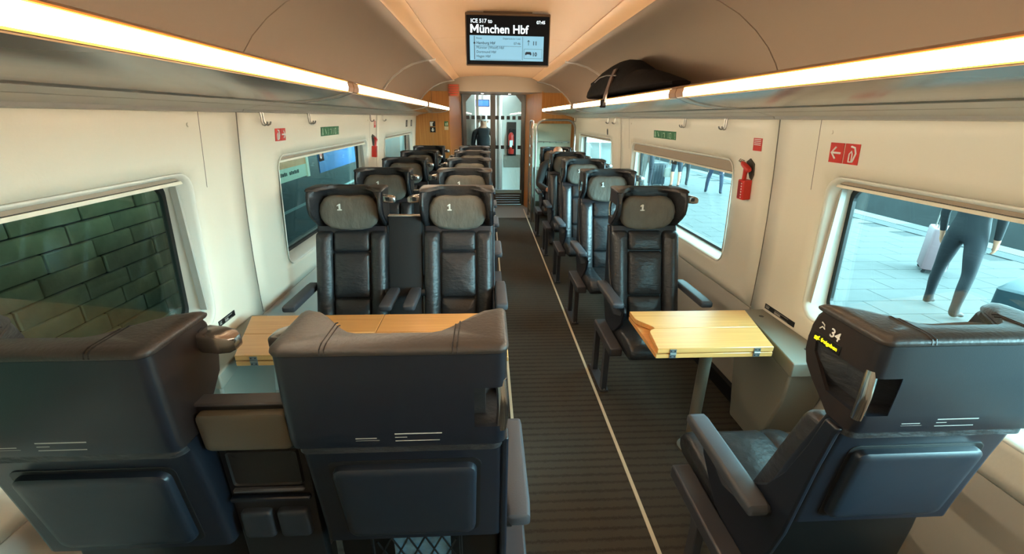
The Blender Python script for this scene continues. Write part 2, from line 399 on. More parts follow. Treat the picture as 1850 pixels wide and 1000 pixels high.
for xa, xb in ((-.545, -.055), (-.02, .50)):
    lf = empty('door_leaf', parent=d)
    bobj('stile', DFR, (xa, xa+.028, DY-.018, DY+.018, 0.02, DZ1), lf); bobj('stile', DFR, (xb-.028, xb, DY-.018, DY+.018, 0.02, DZ1), lf)
    bobj('pane', DOORG, (xa+.028, xb-.028, DY-.004, DY+.004, DZ0, DZ1-.01), lf)
    bobj('sill_rail', mat('sill_blue_sheen', (150, 190, 205), .3), (xa, xb, DY-.02, DY+.02, DZ0-.03, DZ0+.03), lf)  # the pale blue puts light reflected off the sill into its colour
    for k in range(5):
        bobj('kick_slat', mat('kick_slat', (74, 68, 60), .5), (xa, xb, DY-.02+.004*(k % 2), DY+.02, .02+k*.043, .055+k*.043), lf, (.006, 1))
    for zz in (1.58, 1.07):
        n = 5
        for k in range(n):
            xs = xa+.055+k*(xb-xa-.11)/(n-1)
            bobj('square_mark', BLACKP, (xs-.030, xs+.030, DY-.0095, DY-.004, zz-.032, zz+.032), lf)
bobj('rear_stop', DFR, (-.055, -.02, DY-.02, DY+.02, 0.02, DZ1), d)
# vestibule
vr = empty('wall_vestibule', kind='structure')
bobj('vestibule_floor', mat('vest_floor', (140, 150, 154), .5), (-1.4, 1.4, 8.33, 10.6, -.1, 0), vr)
bobj('vestibule_back', VWHITE, (-1.4, 1.4, 10.5, 10.56, 0, 2.4), vr)
bobj('vestibule_side', VWHITE, (-1.42, -1.38, 8.33, 10.5, 0, 2.4), vr); bobj('vestibule_side', VWHITE, (1.38, 1.42, 8.33, 10.5, 0, 2.4), vr)
bobj('vestibule_ceiling', VWHITE, (-1.4, 1.4, 8.33, 10.5, 2.2, 2.24), vr)
bobj('cabinet_door', VWHITE, (.16, .62, 9.30, 10.4, 0, 2.18), vr, (.01, 2))
bobj('cabinet_niche', DARK, (.26, .45, 9.285, 9.302, .84, 1.50), vr); bobj('niche_panel', GREY, (.20, .56, 9.285, 9.302, .60, .86), vr)
bobj('cabinet_door', mat('vest_cream', (196, 194, 184), .4), (-.72, -.38, 9.2, 10.4, 0, 2.18), vr, (.01, 2))
bobj('inner_post', SATIN, (-.36, -.31, 9.2, 9.26, 0, 2.18), vr); bobj('inner_post', SATIN, (.05, .10, 9.25, 9.31, 0, 2.18), vr)
for k, xx in enumerate((-.22, .24)):
    t = empty('downlight', (xx, 7.9, 1.965), label='small round downlight in the bulkhead soffit, %s' % ('above the person in black' if k == 0 else 'above the fire extinguisher'), cat='light', group='soffit downlights')
    obj('bezel', tube([(0, 0, 0), (0, 0, -.008)], [.034, .03], 16), CHROME, t, smooth=40)
    obj('lens', tube([(0, 0, -.006), (0, 0, -.011)], .02, 16), mat('downlight', (255, 250, 235), .4, emit=(255, 240, 214), strength=18), t)
vl = empty('vestibule_light', (0, 9.4, 2.192), label='flat white ceiling light in the vestibule beyond the glass door', cat='light')
bobj('diffuser', mat('vest_light', (255, 255, 255), .5, emit=(225, 242, 255), strength=15), (-.5, .3, -.3, .7, -.012, 0), vl)
bobj('bezel', SATIN, (-.52, .32, -.32, .72, -.008, .006), vl)
vs_ = empty('vestibule_screen', (-.24, 9.7, 1.86), label='small blue screen hanging in the vestibule above the person in black', cat='screen')
bobj('housing', DARK, (-.15, .15, 0, .04, -.07, .07), vs_, (.004, 1)); bobj('display', mat('blue_screen', (40, 80, 170), .4, emit=(50, 100, 220), strength=1.2), (-.135, .135, -.003, .001, -.055, .055), vs_)
bobj('hanger', SATIN, (-.02, .02, .01, .03, .07, .30), vs_)
# fire extinguisher
fe = empty('fire_extinguisher', (.345, 9.23, .88), label='red fire extinguisher in the vestibule cabinet niche beyond the door', cat='extinguisher')
obj('cylinder_body', tube([(0, 0, 0), (0, 0, .01), (0, 0, .36), (0, 0, .40), (0, 0, .42)], [.05, .058, .058, .04, .02], 16), REDP, fe, smooth=40)
obj('valve', tube([(0, 0, .415), (0, 0, .47)], .018, 10), DARK, fe, smooth=40); bobj('lever', DARK, (-.012, .012, -.06, .02, .455, .475), fe)
obj('hose', tube([(0.02, -.02, .45), (.06, -.03, .42), (.066, -.02, .3), (.06, -.03, .12)], .008, 6), DARK, fe, smooth=40); bobj('instruction_label', WHITEP, (-.035, .035, -.0605, -.052, .14, .27), fe)

# ------------------------------------------------------------------ luggage racks
def make_rack(sd, ya, yb, label, hooks):
    t = empty('luggage_rack', (0, (ya+yb)/2, 1.6), label=label, cat='luggage rack', group='overhead luggage racks')
    o = Vector((0, -(ya+yb)/2, -1.6)); a, b = ya+.0+o.y, yb+o.y
    P = lambda pts: [(sd*x, z-1.6) for x, z in pts]
    gp = .003
    obj('shelf', prism(P([(.752, 1.722), (.775, 1.735), (1.0, 1.755), (1.225, 1.785), (1.24, 1.76), (1.0, 1.70), (.80, 1.685), (.752, 1.678)]), 'y', a+gp, b-gp), mat('rack_top', (150, 124, 100), .4, .2), t, smooth=35)
    obj('front_lip', prism(P([(.738, 1.724), (.752, 1.731), (.777, 1.736), (.777, 1.728), (.752, 1.721), (.744, 1.719)]), 'y', a+gp, b-gp), mat('rack_lip', (150, 112, 82), .35, .3), t, smooth=35)
    obj('light_strip', prism(P([(.741, 1.718), (.737, 1.700), (.741, 1.684), (.752, 1.684), (.752, 1.718)]), 'y', a+.085, b-.085), STRIPM, t, smooth=60)
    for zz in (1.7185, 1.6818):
        obj('strip_edge_glow', prism(P([(.7375, zz), (.7375, zz+.0022), (.750, zz+.0022), (.750, zz)]), 'y', a+.085, b-.085), mat('strip_amber_glow', (250, 190, 90), .5, emit=(255, 186, 70), strength=2.2), t)  # amber glow along the strip's rims, made as thin emissive bars
    for e, (p0, p1) in enumerate(((a+gp, a+.085), (b-.085, b-gp))):
        obj('strip_end_cap', prism(P([(.740, 1.719), (.736, 1.700), (.740, 1.683), (.752, 1.683), (.752, 1.719)]), 'y', p0, p1), mat('rack_lip', (150, 112, 82)), t)
    up_ = [(.742, 1.684), (.80, 1.664), (.87, 1.650), (.95, 1.642), (1.03, 1.640), (1.10, 1.643)]
    obj('underside_panel', prism(P(up_+[(x, z+.008) for x, z in up_[::-1]]), 'y', a+gp, b-gp), UNDER, t, smooth=40)
    for p0, p1, mt_ in ((b-.075, b-.012, ALU), (b-.012, b-gp, DARK)):
        obj('joint_cover', prism(P([(x, z-.004) for x, z in up_]+[(x, z+.004) for x, z in up_[::-1]]), 'y', p0, p1), mt_, t, smooth=40)
    obj('wall_rail', prism(P([(1.085, 1.646), (1.09, 1.636), (1.15, 1.624), (1.155, 1.630), (1.16, 1.6225), (1.235, 1.606), (1.24, 1.596), (1.262, 1.592), (1.262, 1.604), (1.25, 1.65)]), 'y', a+gp, b-gp), ALU, t, smooth=25)
    for yh in hooks:
        y = yh+o.y; h = None
        bm = bmesh.new(); x0 = 1.25
        pl = bobj('coat_hook', SATIN, (min(sd*1.246, sd*1.258), max(sd*1.246, sd*1.258), y-.022, y+.022, -.008, .004), t)
        for e in (-1, 1):
            pth = [(sd*1.25, y+e*.012, -.004), (sd*1.25, y+e*.012, -.05), (sd*1.247, y+e*.014, -.062), (sd*1.236, y+e*.016, -.066), (sd*1.224, y+e*.018, -.060), (sd*1.22, y+e*.019, -.048)]
            obj('prong', tube(pth, .004, 6), SATIN, pl, smooth=50)
    return t
names = ['over the table nearest the camera', 'over the front reclining seats', 'reaching to the wood end wall']
lab = {(-1, 0): 'overhead luggage rack with lit edge above the four-seat table', (-1, 1): 'middle overhead rack with lit edge above the double seats',
       (-1, 2): 'short-looking far rack with lit edge above the last double seats', (1, 0): 'overhead luggage rack with lit edge above seat 34 and its table',
       (1, 1): 'overhead rack with lit edge carrying the black backpack', (1, 2): 'far rack with lit edge above the metal luggage frame'}
HK = {(-1, 0): [], (-1, 1): [2.33, 2.93, 4.44], (-1, 2): [4.96], (1, 0): [], (1, 1): [2.60, 3.155], (1, 2): [4.92, 5.19, 7.15]}
for sd in (-1, 1):
    for i, (ya, yb) in enumerate(((-1.25, 2.14), (2.14, 4.78), (4.78, 7.40))): make_rack(sd, ya, yb, lab[(sd, i)], HK[(sd, i)])

# ------------------------------------------------------------------ seats
DT = [(.955, .064), (.975, .078), (1.0, .108), (1.03, .148), (1.06, .176), (1.10, .188), (1.14, .186), (1.17, .177), (1.19, .162), (1.2, .150)]
HW = .203
YBT = [(.38, -.092), (.5, -.085), (.69, -.066), (.835, -.048), (.95, -.030), (.974, -.022), (.978, -.010), (1.0, -.004), (1.1, 0), (1.2, 0)]    # rear outline
YFT = [(.40, -.200), (.45, -.182), (.61, -.132), (.78, -.078), (.90, -.036), (.975, -.010)]                                                  # plane the pads lie on
def yb_(z): return interp(YBT, z)
def yf_(z): return interp(YFT, z)
def u_ring(d, z, off=0., tb=.046, notch=0):
    hw = HW+off; y0 = (yb_(z) if z > .98 else -.012)+off; pts = []; k0 = .80-.40*min(1, max(0, (z-1.16)/.025))
    r = .022
    for k in range(9): pts.append((-hw+r+(2*hw-2*r)*k/8, y0))                                 # back, -x to +x
    for k in range(1, 5): t = PI/2*(1-k/5); pts.append((hw-r+r*math.cos(t), y0-r+r*math.sin(t)))
    ys = y0-r; df = d+off
    for k in range(5): pts.append((hw, ys+(-df+.015-ys)*k/4))
    pts.append((hw-.004, -df+.003)); pts.append((hw-.011, -df))
    n = 20; xi = hw-.018
    for k in range(n+1):
        x = xi-2*xi*k/n; a = abs(x)/xi; s = min(1, max(0, (a-k0)/(.99-k0))); s = s*s*(3-2*s)
        pts.append((x, -(tb+(df-.004-tb)*s)))
    pts.append((-hw+.011, -df)); pts.append((-hw+.004, -df+.003))
    for k in range(5): pts.append((-hw, -df+.015+(ys+df-.015)*k/4))
    for k in range(1, 5): t = PI/2*k/5; pts.append((-hw+r-r*math.cos(t), y0-r+r*math.sin(t)))
    if notch:
        q = []
        for x, y in pts:
            X = x*notch
            if y > -.125 and X > hw-.034: X = hw-.034
            if X > hw-.075 and y > y0-.034 and y > -.05: y = y0-.034
            q.append((X*notch, y))
        pts = q
    return [(x, y, z) for x, y in pts]
N0, N1 = 1.026, 1.116
def dz(z): return interp(DT, z)
def shell_ring(z, off, notch=0):
    """thin wrap: side - back - side, closed loop"""
    hw = HW+off; y0 = yb_(z)+off; r = .022; d = dz(z)-.014; path = []
    for k in range(5): path.append((-hw, -d+(y0-r+d)*k/4))
    for k in range(1, 5): t = PI/2*k/5; path.append((-hw+r-r*math.cos(t), y0-r+r*math.sin(t)))
    for k in range(9): path.append((-hw+r+(2*hw-2*r)*k/8, y0))
    for k in range(1, 5): t = PI/2*(1-k/5); path.append((hw-r+r*math.cos(t), y0-r+r*math.sin(t)))
    for k in range(5): path.append((hw, y0-r+(-d-y0+r)*k/4))
    if notch:      # stops short of the handle corner; both lists keep the same count
        path = [(x*notch, y) for x, y in path] if notch < 0 else path
        q = []
        for x, y in path:
            X = x*notch
            if X > hw-.062: X = hw-.062; y = y0
            q.append((X*notch, y))
        path = q
    return path
def shell_loft(zs, off, th, notch=0):
    rings = []
    for z in zs:
        o = shell_ring(z, off, notch); i = shell_ring(z, off-th, notch)
        rings.append([(x, y, z) for x, y in o]+[(x, y, z) for x, y in i[::-1]])
    return loft(rings)
PILLOW = [(0, 1.160), (.07, 1.164), (.11, 1.160), (.135, 1.146), (.155, 1.115), (.164, 1.075), (.160, 1.035), (.143, 1.000), (.112, .974), (.06, .962), (0, .959)]
PILLOW = [(x*1.02, z-.007) for x, z in PILLOW]
PILLOW = PILLOW+[(-x, z) for x, z in PILLOW[-2:0:-1]]
def make_seat(label, handle, lamp, arms=((-1, 1), (1, 1)), panels=(), rail=None, pillow_up=0., rear=False, digit=True, number=None, group=None, skew=0):
    t = empty('train_seat', label=label, cat='seat', group=group)
    # headrest block with wings
    zs = [.957, .965, .98, 1.0, N0-.001]+[N0, 1.06, 1.09, N1]+[N1+.001, 1.14, 1.17, 1.19]
    rings = []
    for z in zs:
        nt = handle if (N0 <= z <= N1 and handle) else 0
        rings.append(u_ring(dz(z), z, notch=nt))
    hr = obj('headrest', loft(rings), LEATHER, t, smooth=40)
    cap_r = [u_ring(dz(1.185), 1.186, .001), u_ring(dz(1.186), 1.1885, .0085), u_ring(dz(1.19), 1.194, .0100), u_ring(dz(1.195), 1.200, .0085), u_ring(dz(1.2), 1.2045, .002), u_ring(dz(1.2)-.008, 1.207, -.010, tb=.042)]
    cp_ = obj('headrest_cap', loft(cap_r), LEATHB, t, smooth=50)
    for e in (-1, 1):                       # double stitched seams across the cap
        for k in (0, .008):
            x = e*(.112+k); a = abs(x)/(HW-.026); s = min(1, max(0, (a-.40)/.58)); s = s*s*(3-2*s); yf = -(.046+(.148-.046)*s)
            obj('seam', tube([(x, .0102, 1.192), (x, .007, 1.2025), (x, -.004, 1.2065), (x, yf+.010, 1.2075), (x, yf-.002, 1.203)], .0014, 5), DARK, cp_)
    # rear shell of the headrest
    if handle:
        sh = obj('rear_shell', shell_loft([.979, 1.0, N0], .007, .010), SHELL, t, smooth=40)
        obj('shell_band', shell_loft([N0, 1.06, 1.09, N1], .007, .012, handle), SHELL, sh, smooth=40)
        obj('shell_top', shell_loft([N1, 1.15, 1.187], .007, .010), SHELL, sh, smooth=40)
        hx, hy = handle*(HW-.004), -.006
        obj('grab_handle', tube([(hx, hy-.004, N0-.012), (hx+handle*.003, hy, N0+.02), (hx+handle*.004, hy+.002, (N0+N1)/2), (hx+handle*.003, hy, N1-.02), (hx, hy-.004, N1+.010)], .0115, 12), CHROME, t, smooth=50)
        x0, x1 = sorted((handle*(HW-.002), handle*(HW+.0065)))
        obj('cheek_fill', prism([(-.128, N0-.002), (-.160, 1.055), (-.172, 1.085), (-.174, N1+.002), (-.150, N1+.002), (-.145, 1.092), (-.085, N0-.002)], 'x', x0, x1), DARKB, sh)
    else:
        sh = obj('rear_shell', shell_loft([.979, 1.0, N0, 1.06, 1.09, N1, 1.15, 1.187], .007, .010), SHELL, t, smooth=40)
    for q in [sh]+list(sh.children):          # the cheeks are a browner plastic than the navy back
        q.data.materials.append(DARKB) if len(q.data.materials) < 2 else None
        for f in q.data.polygons:
            if abs(f.normal.x) > .8: f.material_index = 1
    # pillow with numeral
    yp = lambda x, z: -.080-.014*(max(0, abs(x)-.06)/.1)**2
    pz = [(x, z+pillow_up) for x, z in PILLOW]
    pw = obj('headrest_pillow', pad(pz, yp, [(0, .006), (.002, .018), (.010, .032), (.022, .039)], -1, .004, .014, 4), TEXT_G, t, smooth=60)
    if digit: obj('numeral', prism([(x-.060, z+1.078) for x, z in ((.004, 0), (.028, 0), (.028, .006), (.0205, .006), (.0205, .036), (.0145, .036), (.004, .029), (.004, .023), (.0125, .0265), (.0125, .006), (.004, .006))], 'y', -.1375, -.122), WHITEP, pw)
    # reading lamp pod
    if lamp:
        zc, yc = 1.150, -.140
        prof = [(0, .021, .018), (.008, .025, .0225), (.040, .025, .022), (.060, .021, .019), (.070, .014, .013)]
        lp = obj('reading_lamp', loft([[(lamp*(HW+.004+dx), yc+p[0], zc+p[1]-dx*.12) for p in rrect(-hy, hy, -hz, hz, min(hy, hz)*.38, 4)] for dx, hy, hz in prof]), LAMPM, t, smooth=50)
        obj('lamp_collar', tube([(lamp*(HW-.004), yc, zc), (lamp*(HW+.008), yc, zc)], [.026, .024], 14), DARK, lp, smooth=50)
        bobj('lamp_lens', DARK, (min(lamp*(HW+.022), lamp*(HW+.046)), max(lamp*(HW+.022), lamp*(HW+.046)), yc-.026, yc-.018, zc-.012, zc+.010), lp, (.002, 1))
        bobj('status_led', BLED, (min(lamp*(HW+.068), lamp*(HW+.0735)), max(lamp*(HW+.068), lamp*(HW+.0735)), yc-.003, yc+.003, zc-.006, zc), lp)
    # lower shell
    lz = [.650, .655, .69, .78, .87, .95, .974]; hwz = [(.385, .185), (.45, .197), (.55, .203), (.62, .204), (.976, .206)]
    rings = []
    for z in lz:
        h = interp(hwz, z); rings.append([(p[0], p[1], z) for p in rrect(-h, h, yf_(z)-.07, yb_(z), .016, 4)])
    ls = obj('lower_shell', loft(rings), SHELL, t, smooth=40)
    obj('under_back', loft([[(p[0], p[1], z) for p in rrect(-w_, w_, yf_(z)-.07, -.118, .012, 3)] for z, w_ in ((.385, .17), (.45, .19), (.55, .198), (.652, .198))]), BLACKP, t, smooth=40)
    # backrest pads
    yf = lambda x, z: yf_(z)-.060
    pr = [(0, .008), (.002, .026), (.008, .038), (.018, .045)]
    for e in (-1, 1):
        x0, x1 = sorted((e*.108, e*.203))
        ol = []
        for x, z in rrect(x0, x1, .43, .948, .02, 4): ol.append((x, z))
        o_ = obj('backrest_bolster', pad(ol, lambda x, z: yf(x, z)-.012*min(1, (abs(x)-.1)/.07), pr, -1, .02, .010, 3), LEATHER, t, smooth=60)
    for za, zb, pf in ((.835, .948, .008), (.575, .831, .016), (.43, .571, .014)):
        obj('backrest_panel', pad(rrect(-.105, .105, za, zb, .016, 4), yf, [(0, .008), (.002, .022), (.008, .031), (.016, .036)], -1, .02, pf, 4), LEATHER, t, smooth=60)
    # seat cushion and pan
    prof = [(-.235, .375), (-.225, .43), (-.24, .452), (-.33, .448), (-.45, .449), (-.56, .456), (-.615, .453), (-.645, .438), (-.660, .412), (-.655, .385), (-.63, .368), (-.45, .362)]
    rings = []
    for x, sc, dzv in ((-.207, .93, -.012), (-.203, .975, -.004), (-.19, 1, .002), (-.145, 1, .008), (-.115, 1, .004), (-.106, 1, -.003), (-.095, 1, .004), (0, 1, .003), (.095, 1, .004), (.106, 1, -.003), (.115, 1, .004), (.145, 1, .008), (.19, 1, .002), (.203, .975, -.004), (.207, .93, -.012)):
        cy, cz = -.44, .41
        rings.append([(x, cy+(y-cy)*sc, cz+(z-cz)*sc+(dzv if z > .42 else 0)) for y, z in prof])
    obj('seat_cushion', loft(rings), LEATHER, t, smooth=60)
    obj('seat_pan', prism([(-.19, .39), (-.24, .33), (-.58, .345), (-.635, .37), (-.45, .375)], 'x', -.185, .185), DARK, t)
    # arms
    for sx, full in arms:
        xc = sx*.249; ys_ = -.222 if full == 2 else -.125
        ar = obj('armrest', loft([[(xc+p[0], y, z0+p[1]) for p in rrect(-w_, w_, -h_, h_, min(h_, w_)*.6, 4)] for y, z0, w_, h_ in ((ys_, .622, .022, .012), (ys_-.005, .622, .030, .018), (ys_-.05, .623, .033, .020), (-.48, .628, .033, .019), (-.498, .628, .031, .016), (-.504, .628, .022, .010))]), ARMR, t, smooth=45)
        obj('arm_hinge', tube([(sx*.195, ys_-.02, .615), (sx*.232, ys_-.02, .612)], .020, 12), DARK, ar, smooth=50)
    for sx in panels:
        xa, xb = sorted((sx*.200, sx*.216))
        sp_ = obj('side_panel', prism([(-.024, .972), (-.062, .972), (-.085, .88), (-.125, .76), (-.17, .675), (-.23, .615), (-.30, .606), (-.49, .606), (-.505, .585), (-.47, .50), (-.36, .40), (-.24, .355), (-.16, .40), (-.10, .50), (-.078, .60), (-.067, .69), (-.049, .835), (-.031, .95)], 'x', xa, xb), SHELL, t, bevel=(.005, 2))
        x2, x3 = sorted((sx*.214, sx*.221))
        obj('side_groove', prism([(-.25, .585), (-.485, .583), (-.47, .552), (-.33, .500), (-.27, .520)], 'x', x2, x3), ARMR, sp_, bevel=(.002, 1))
    # floor pedestal
    if rail is not None:
        px = rail*.247
        pd = bobj('pedestal_rail', PEDM, (px-.036, px+.036, -.54, -.16, .335, .388), t, (.008, 2))
        bobj('rail_bracket', PEDM, (min(px, rail*.17), max(px, rail*.17), -.46, -.24, .335, .36), pd)
        for y_ in (-.365, -.135):
            obj('leg', loft([[(px+a, y_+b_, z) for a, b_ in ((-w, -h), (w, -h), (w, h), (-w, h))] for z, w, h in ((.012, .016, .026), (.28, .016, .022), (.34, .022, .034))]), PEDM, pd, bevel=(.003, 1))
        bobj('base_plate', PEDM, (px-.028, px+.028, -.395, -.085, 0, .014), pd, (.003, 1))
        for y_ in (-.385, -.10): obj('floor_bolt', tube([(px, y_, .013), (px, y_, .022)], .008, 8), SATIN, pd, smooth=40)
    else:
        obj('pedestal_column', loft([[(x_, y_, z) for x_, y_ in rrect(-a, a, -.46+c, -.24-c, .02, 3)] for z, a, c in ((0, .09, -.02), (.02, .09, -.02), (.022, .06, .02), (.34, .06, .02), (.36, .1, -.02))]), DARK, t, smooth=40)
    if rear:
        # fold-down tray on the back, label print, net pocket
        yr = lambda x, z: yb_(z)
        obj('tray_recess', pad([(p[0]*(.95+.05*(p[1]-.67)/.25), p[1]) for p in rrect(-.160, .160, .672, .916, .02, 5)], yr, [(0, .0015), (.002, .002)], 1, .004, 0, 2), DARK, t)
        tr = obj('tray_table', pad([(p[0]*(.95+.05*(p[1]-.68)/.23), p[1]) for p in rrect(-.150, .150, .682, .906, .022, 6)], yr, [(0, .008), (.002, .016), (.008, .020), (.02, .0215)], 1, .004, .002, 3), mat('tray_navy', (26, 33, 43), .38, bump=(500, .03)), t, smooth=45)
        z = .994; yy = yb_(z)+.0078
        if rear == 2: lx = -.01
        else: lx = .02
        text('lettering', 'Feedback', .010, WHITEP, sh, (lx+.09, yy, z+.022), (-1, 0, 0), (0, .06, 1), .01)
        rects = [(-.09, -.050, .010, .0118), (-.09, -.045, .005, .0068)]+[(-.015, .075, .019, .0215), (-.015, .008, .011, .0125), (-.015, .04, .0065, .008), (-.015, .07, .002, .0035)]
        bars(sh, mat('label_print_grey', (178, 178, 172), .6), rects, (lx, yy-.0004, z), (-1, 0, 0), (0, .06, 1), .0008, 'label_print')
        if rear != 2: return t
        net = empty('magazine_net', parent=t)
        yn = lambda z: yb_(max(z, .385))+.012
        k = 0
        for i in range(-2, 7):
            for s in (1, -1):
                p = []
                for q in range(9):
                    z = .47+.180*q/8; x = -.10+.04*i+s*(.085*q/8)
                    if -.10 <= x <= .10: p.append((x, -.080, z))
                if len(p) > 1: obj('net_cord', tube(p, .0024, 5), BLACKP, net)
        obj('net_hem', tube([(-.105, -.080, .652), (.105, -.080, .652)], .004, 6), BLACKP, net)
        for e in (-1, 1): obj('net_side', tube([(e*.105, -.080, .47), (e*.105, -.080, .652)], .004, 6), BLACKP, net)
    return t
YB1 = 2.615; PT = .93
XW, XA, XS = -.940, -.318, .815
rowname = ['at the four-seat table', 'in the second row', 'in the third row', 'in the fourth row', 'in the last row']
protos = {}
for key, x, hd, lm, arms, pans, rl in (('w', XW, 0, 1, ((-1, 0), (1, 2)), (), None), ('a', XA, 1, -1, ((-1, 2), (1, 1)), (1,), 1), ('s', XS, -1, 1, ((-1, 1), (1, 0)), (-1,), -1)):
    for i in range(5):
        nm = {'w': 'black leather window seat of the double seats %s, facing the camera', 'a': 'black leather aisle seat of the double seats %s, facing the camera', 's': 'single black leather seat on the platform side %s, facing the camera'}[key] % (rowname[i] if not (key == 's' and i == 0) else 'at the small table')
        if key == 's' and i == 4: nm = 'single black leather seat on the platform side holding the passenger in black'
        if i == 0: o = protos[key] = make_seat(nm, hd, lm, arms, pans, rl, group='seats facing the camera')
        else:
            o = copy_tree(protos[key]); o['label'] = nm
        o.location = (x, YB1+PT*i, 0)
for x, hd, lm, arms, pans, rl, nm, rr, pu in ((XW, 0, -1, ((-1, 2), (1, 0)), (), None, 'navy-backed window seat seen from behind, before the dark stone wall', 1, .022),
                                         (XA, -1, 1, ((-1, 1), (1, 2)), (-1,), -1, 'navy-backed aisle seat seen from behind with chrome corner handle', 2, .012),
                                         (XS, 1, -1, ((1, 1), (-1, 0)), (1,), 1, 'single navy-backed seat numbered 34 seen from behind by the platform window', 1, .030)):
    o = make_seat(nm, hd, lm, arms, pans, rl, pu, rr, digit=False, group='seats seen from behind'); o.location = (x, .685, 0); o.rotation_euler = (0, 0, PI)
    if x == XS:      # lit seat number on the cheek (local +x side faces the aisle)
        sx = HW+.0075
        pl = bobj('number_display', BLACKP, (sx-.002, sx+.0012, -.158, -.080, 1.117, 1.139), o, (.001, 1))
        text('seat_number', '34', .029, WHITEP, o, (sx+.0010, -.118, 1.147), (0, 1, -.10), (0, .10, 1), .012)
        text('reservation_text', 'ggf. freigeben', .0125, YLED, pl, (sx+.0016, -.154, 1.1235), (0, 1, 0), (0, 0, 1), .012)
        obj('plug_symbol', tube([(sx+.0014, -.146, 1.150), (sx+.0014, -.140, 1.157), (sx+.0014, -.133, 1.154), (sx+.0014, -.136, 1.163), (sx+.0014, -.144, 1.166)], .0014, 5), WHITEP, o)
mg = empty('magazine', (XA+.012, .685+.092, .49), label='blue-covered magazine tucked in the net behind the aisle seat', cat='magazine')
bobj('cover', mat('magazine_cover', (84, 124, 150), .4, noise=(30, .5)), (-.068, .068, -.006, -.004, .0, .178), mg)
bobj('page_block', WHITEP, (-.067, .067, -.004, .002, .0, .177), mg)

# ------------------------------------------------------------------ dividers between the double seats
def divider(y, rz, label, rear):
    t = empty('seat_divider', ((XW+XA)/2-(.010 if rear else 0), y, 0), rz, label=label, cat='divider', group='dividers between double seats')
    hw = .097 if not rear else .094
    zs = [.36, .45, .61, .78, .90, .925, 1.0, 1.035]
    yd = (lambda z: interp([(.36, -.105), (.65, -.100), (.90, -.094), (.925, -.074), (1.04, -.066)], z)) if rear else (lambda z: yf_(min(z, .97))-.050)
    rings = [[(p[0], p[1], z) for p in rrect(-hw, hw, yd(z)-.035, yd(z), .008, 3)] for z in zs]
    obj('divider_body', loft(rings), DARK if rear else mat('divider_cloth', (30, 30, 32), .8, bump=(200, .1)), t, smooth=35)
    bobj('top_edge', ALU if not rear else ARMR, (-hw, hw, yd(1.035)-.036, yd(1.035)+.002, 1.034, 1.042), t, (.003, 1))
    obj('foot_column', prism(rrect(-.03, .03, -.30, -.22, .01, 3), 'z', 0, .40), DARK, t)
    if rear:
        yr = lambda x, z: yd(z)
        obj('beige_panel', pad(rrect(-.088, .088, .930, 1.026, .012, 5), yr, [(0, .010), (.002, .016), (.006, .018)], 1, .004, .001, 3), BEIGE, t, smooth=45)
        obj('bin_pocket', pad(rrect(-.078, .078, .800, .902, .008, 4), yr, [(0, .0), (.003, .006), (.006, .002)], 1, .004, 0, 2), mat('bin_black', (16, 16, 17), .6), t, smooth=45)
        bobj('bin_rim', ARMR, (-.078, .078, yd(.792), yd(.792)+.012, .786, .796), t, (.003, 1))
        bobj('shelf_edge', SHELL, (-.088, .088, yd(.768), yd(.768)+.014, .760, .772), t, (.003, 1))
        for e in (-1, 1):
            obj('flap', pad(rrect(min(e*.006, e*.076), max(e*.006, e*.076), .648, .730, .010, 4), yr, [(0, .010), (.002, .014), (.006, .016)], 1, .004, .001, 3), mat('flap_blue', (36, 42, 50), .45), t, smooth=45)
    return t
divider(.685, PI, 'beige and black divider with two small flaps between the navy seat backs', True)
d0 = divider(YB1, 0, 'black divider between the double seats at the four-seat table', False)
for i in range(1, 5):
    o = copy_tree(d0); o.location = ((XW+XA)/2, YB1+PT*i, 0); o['label'] = 'black divider between the double seats %s' % rowname[i]

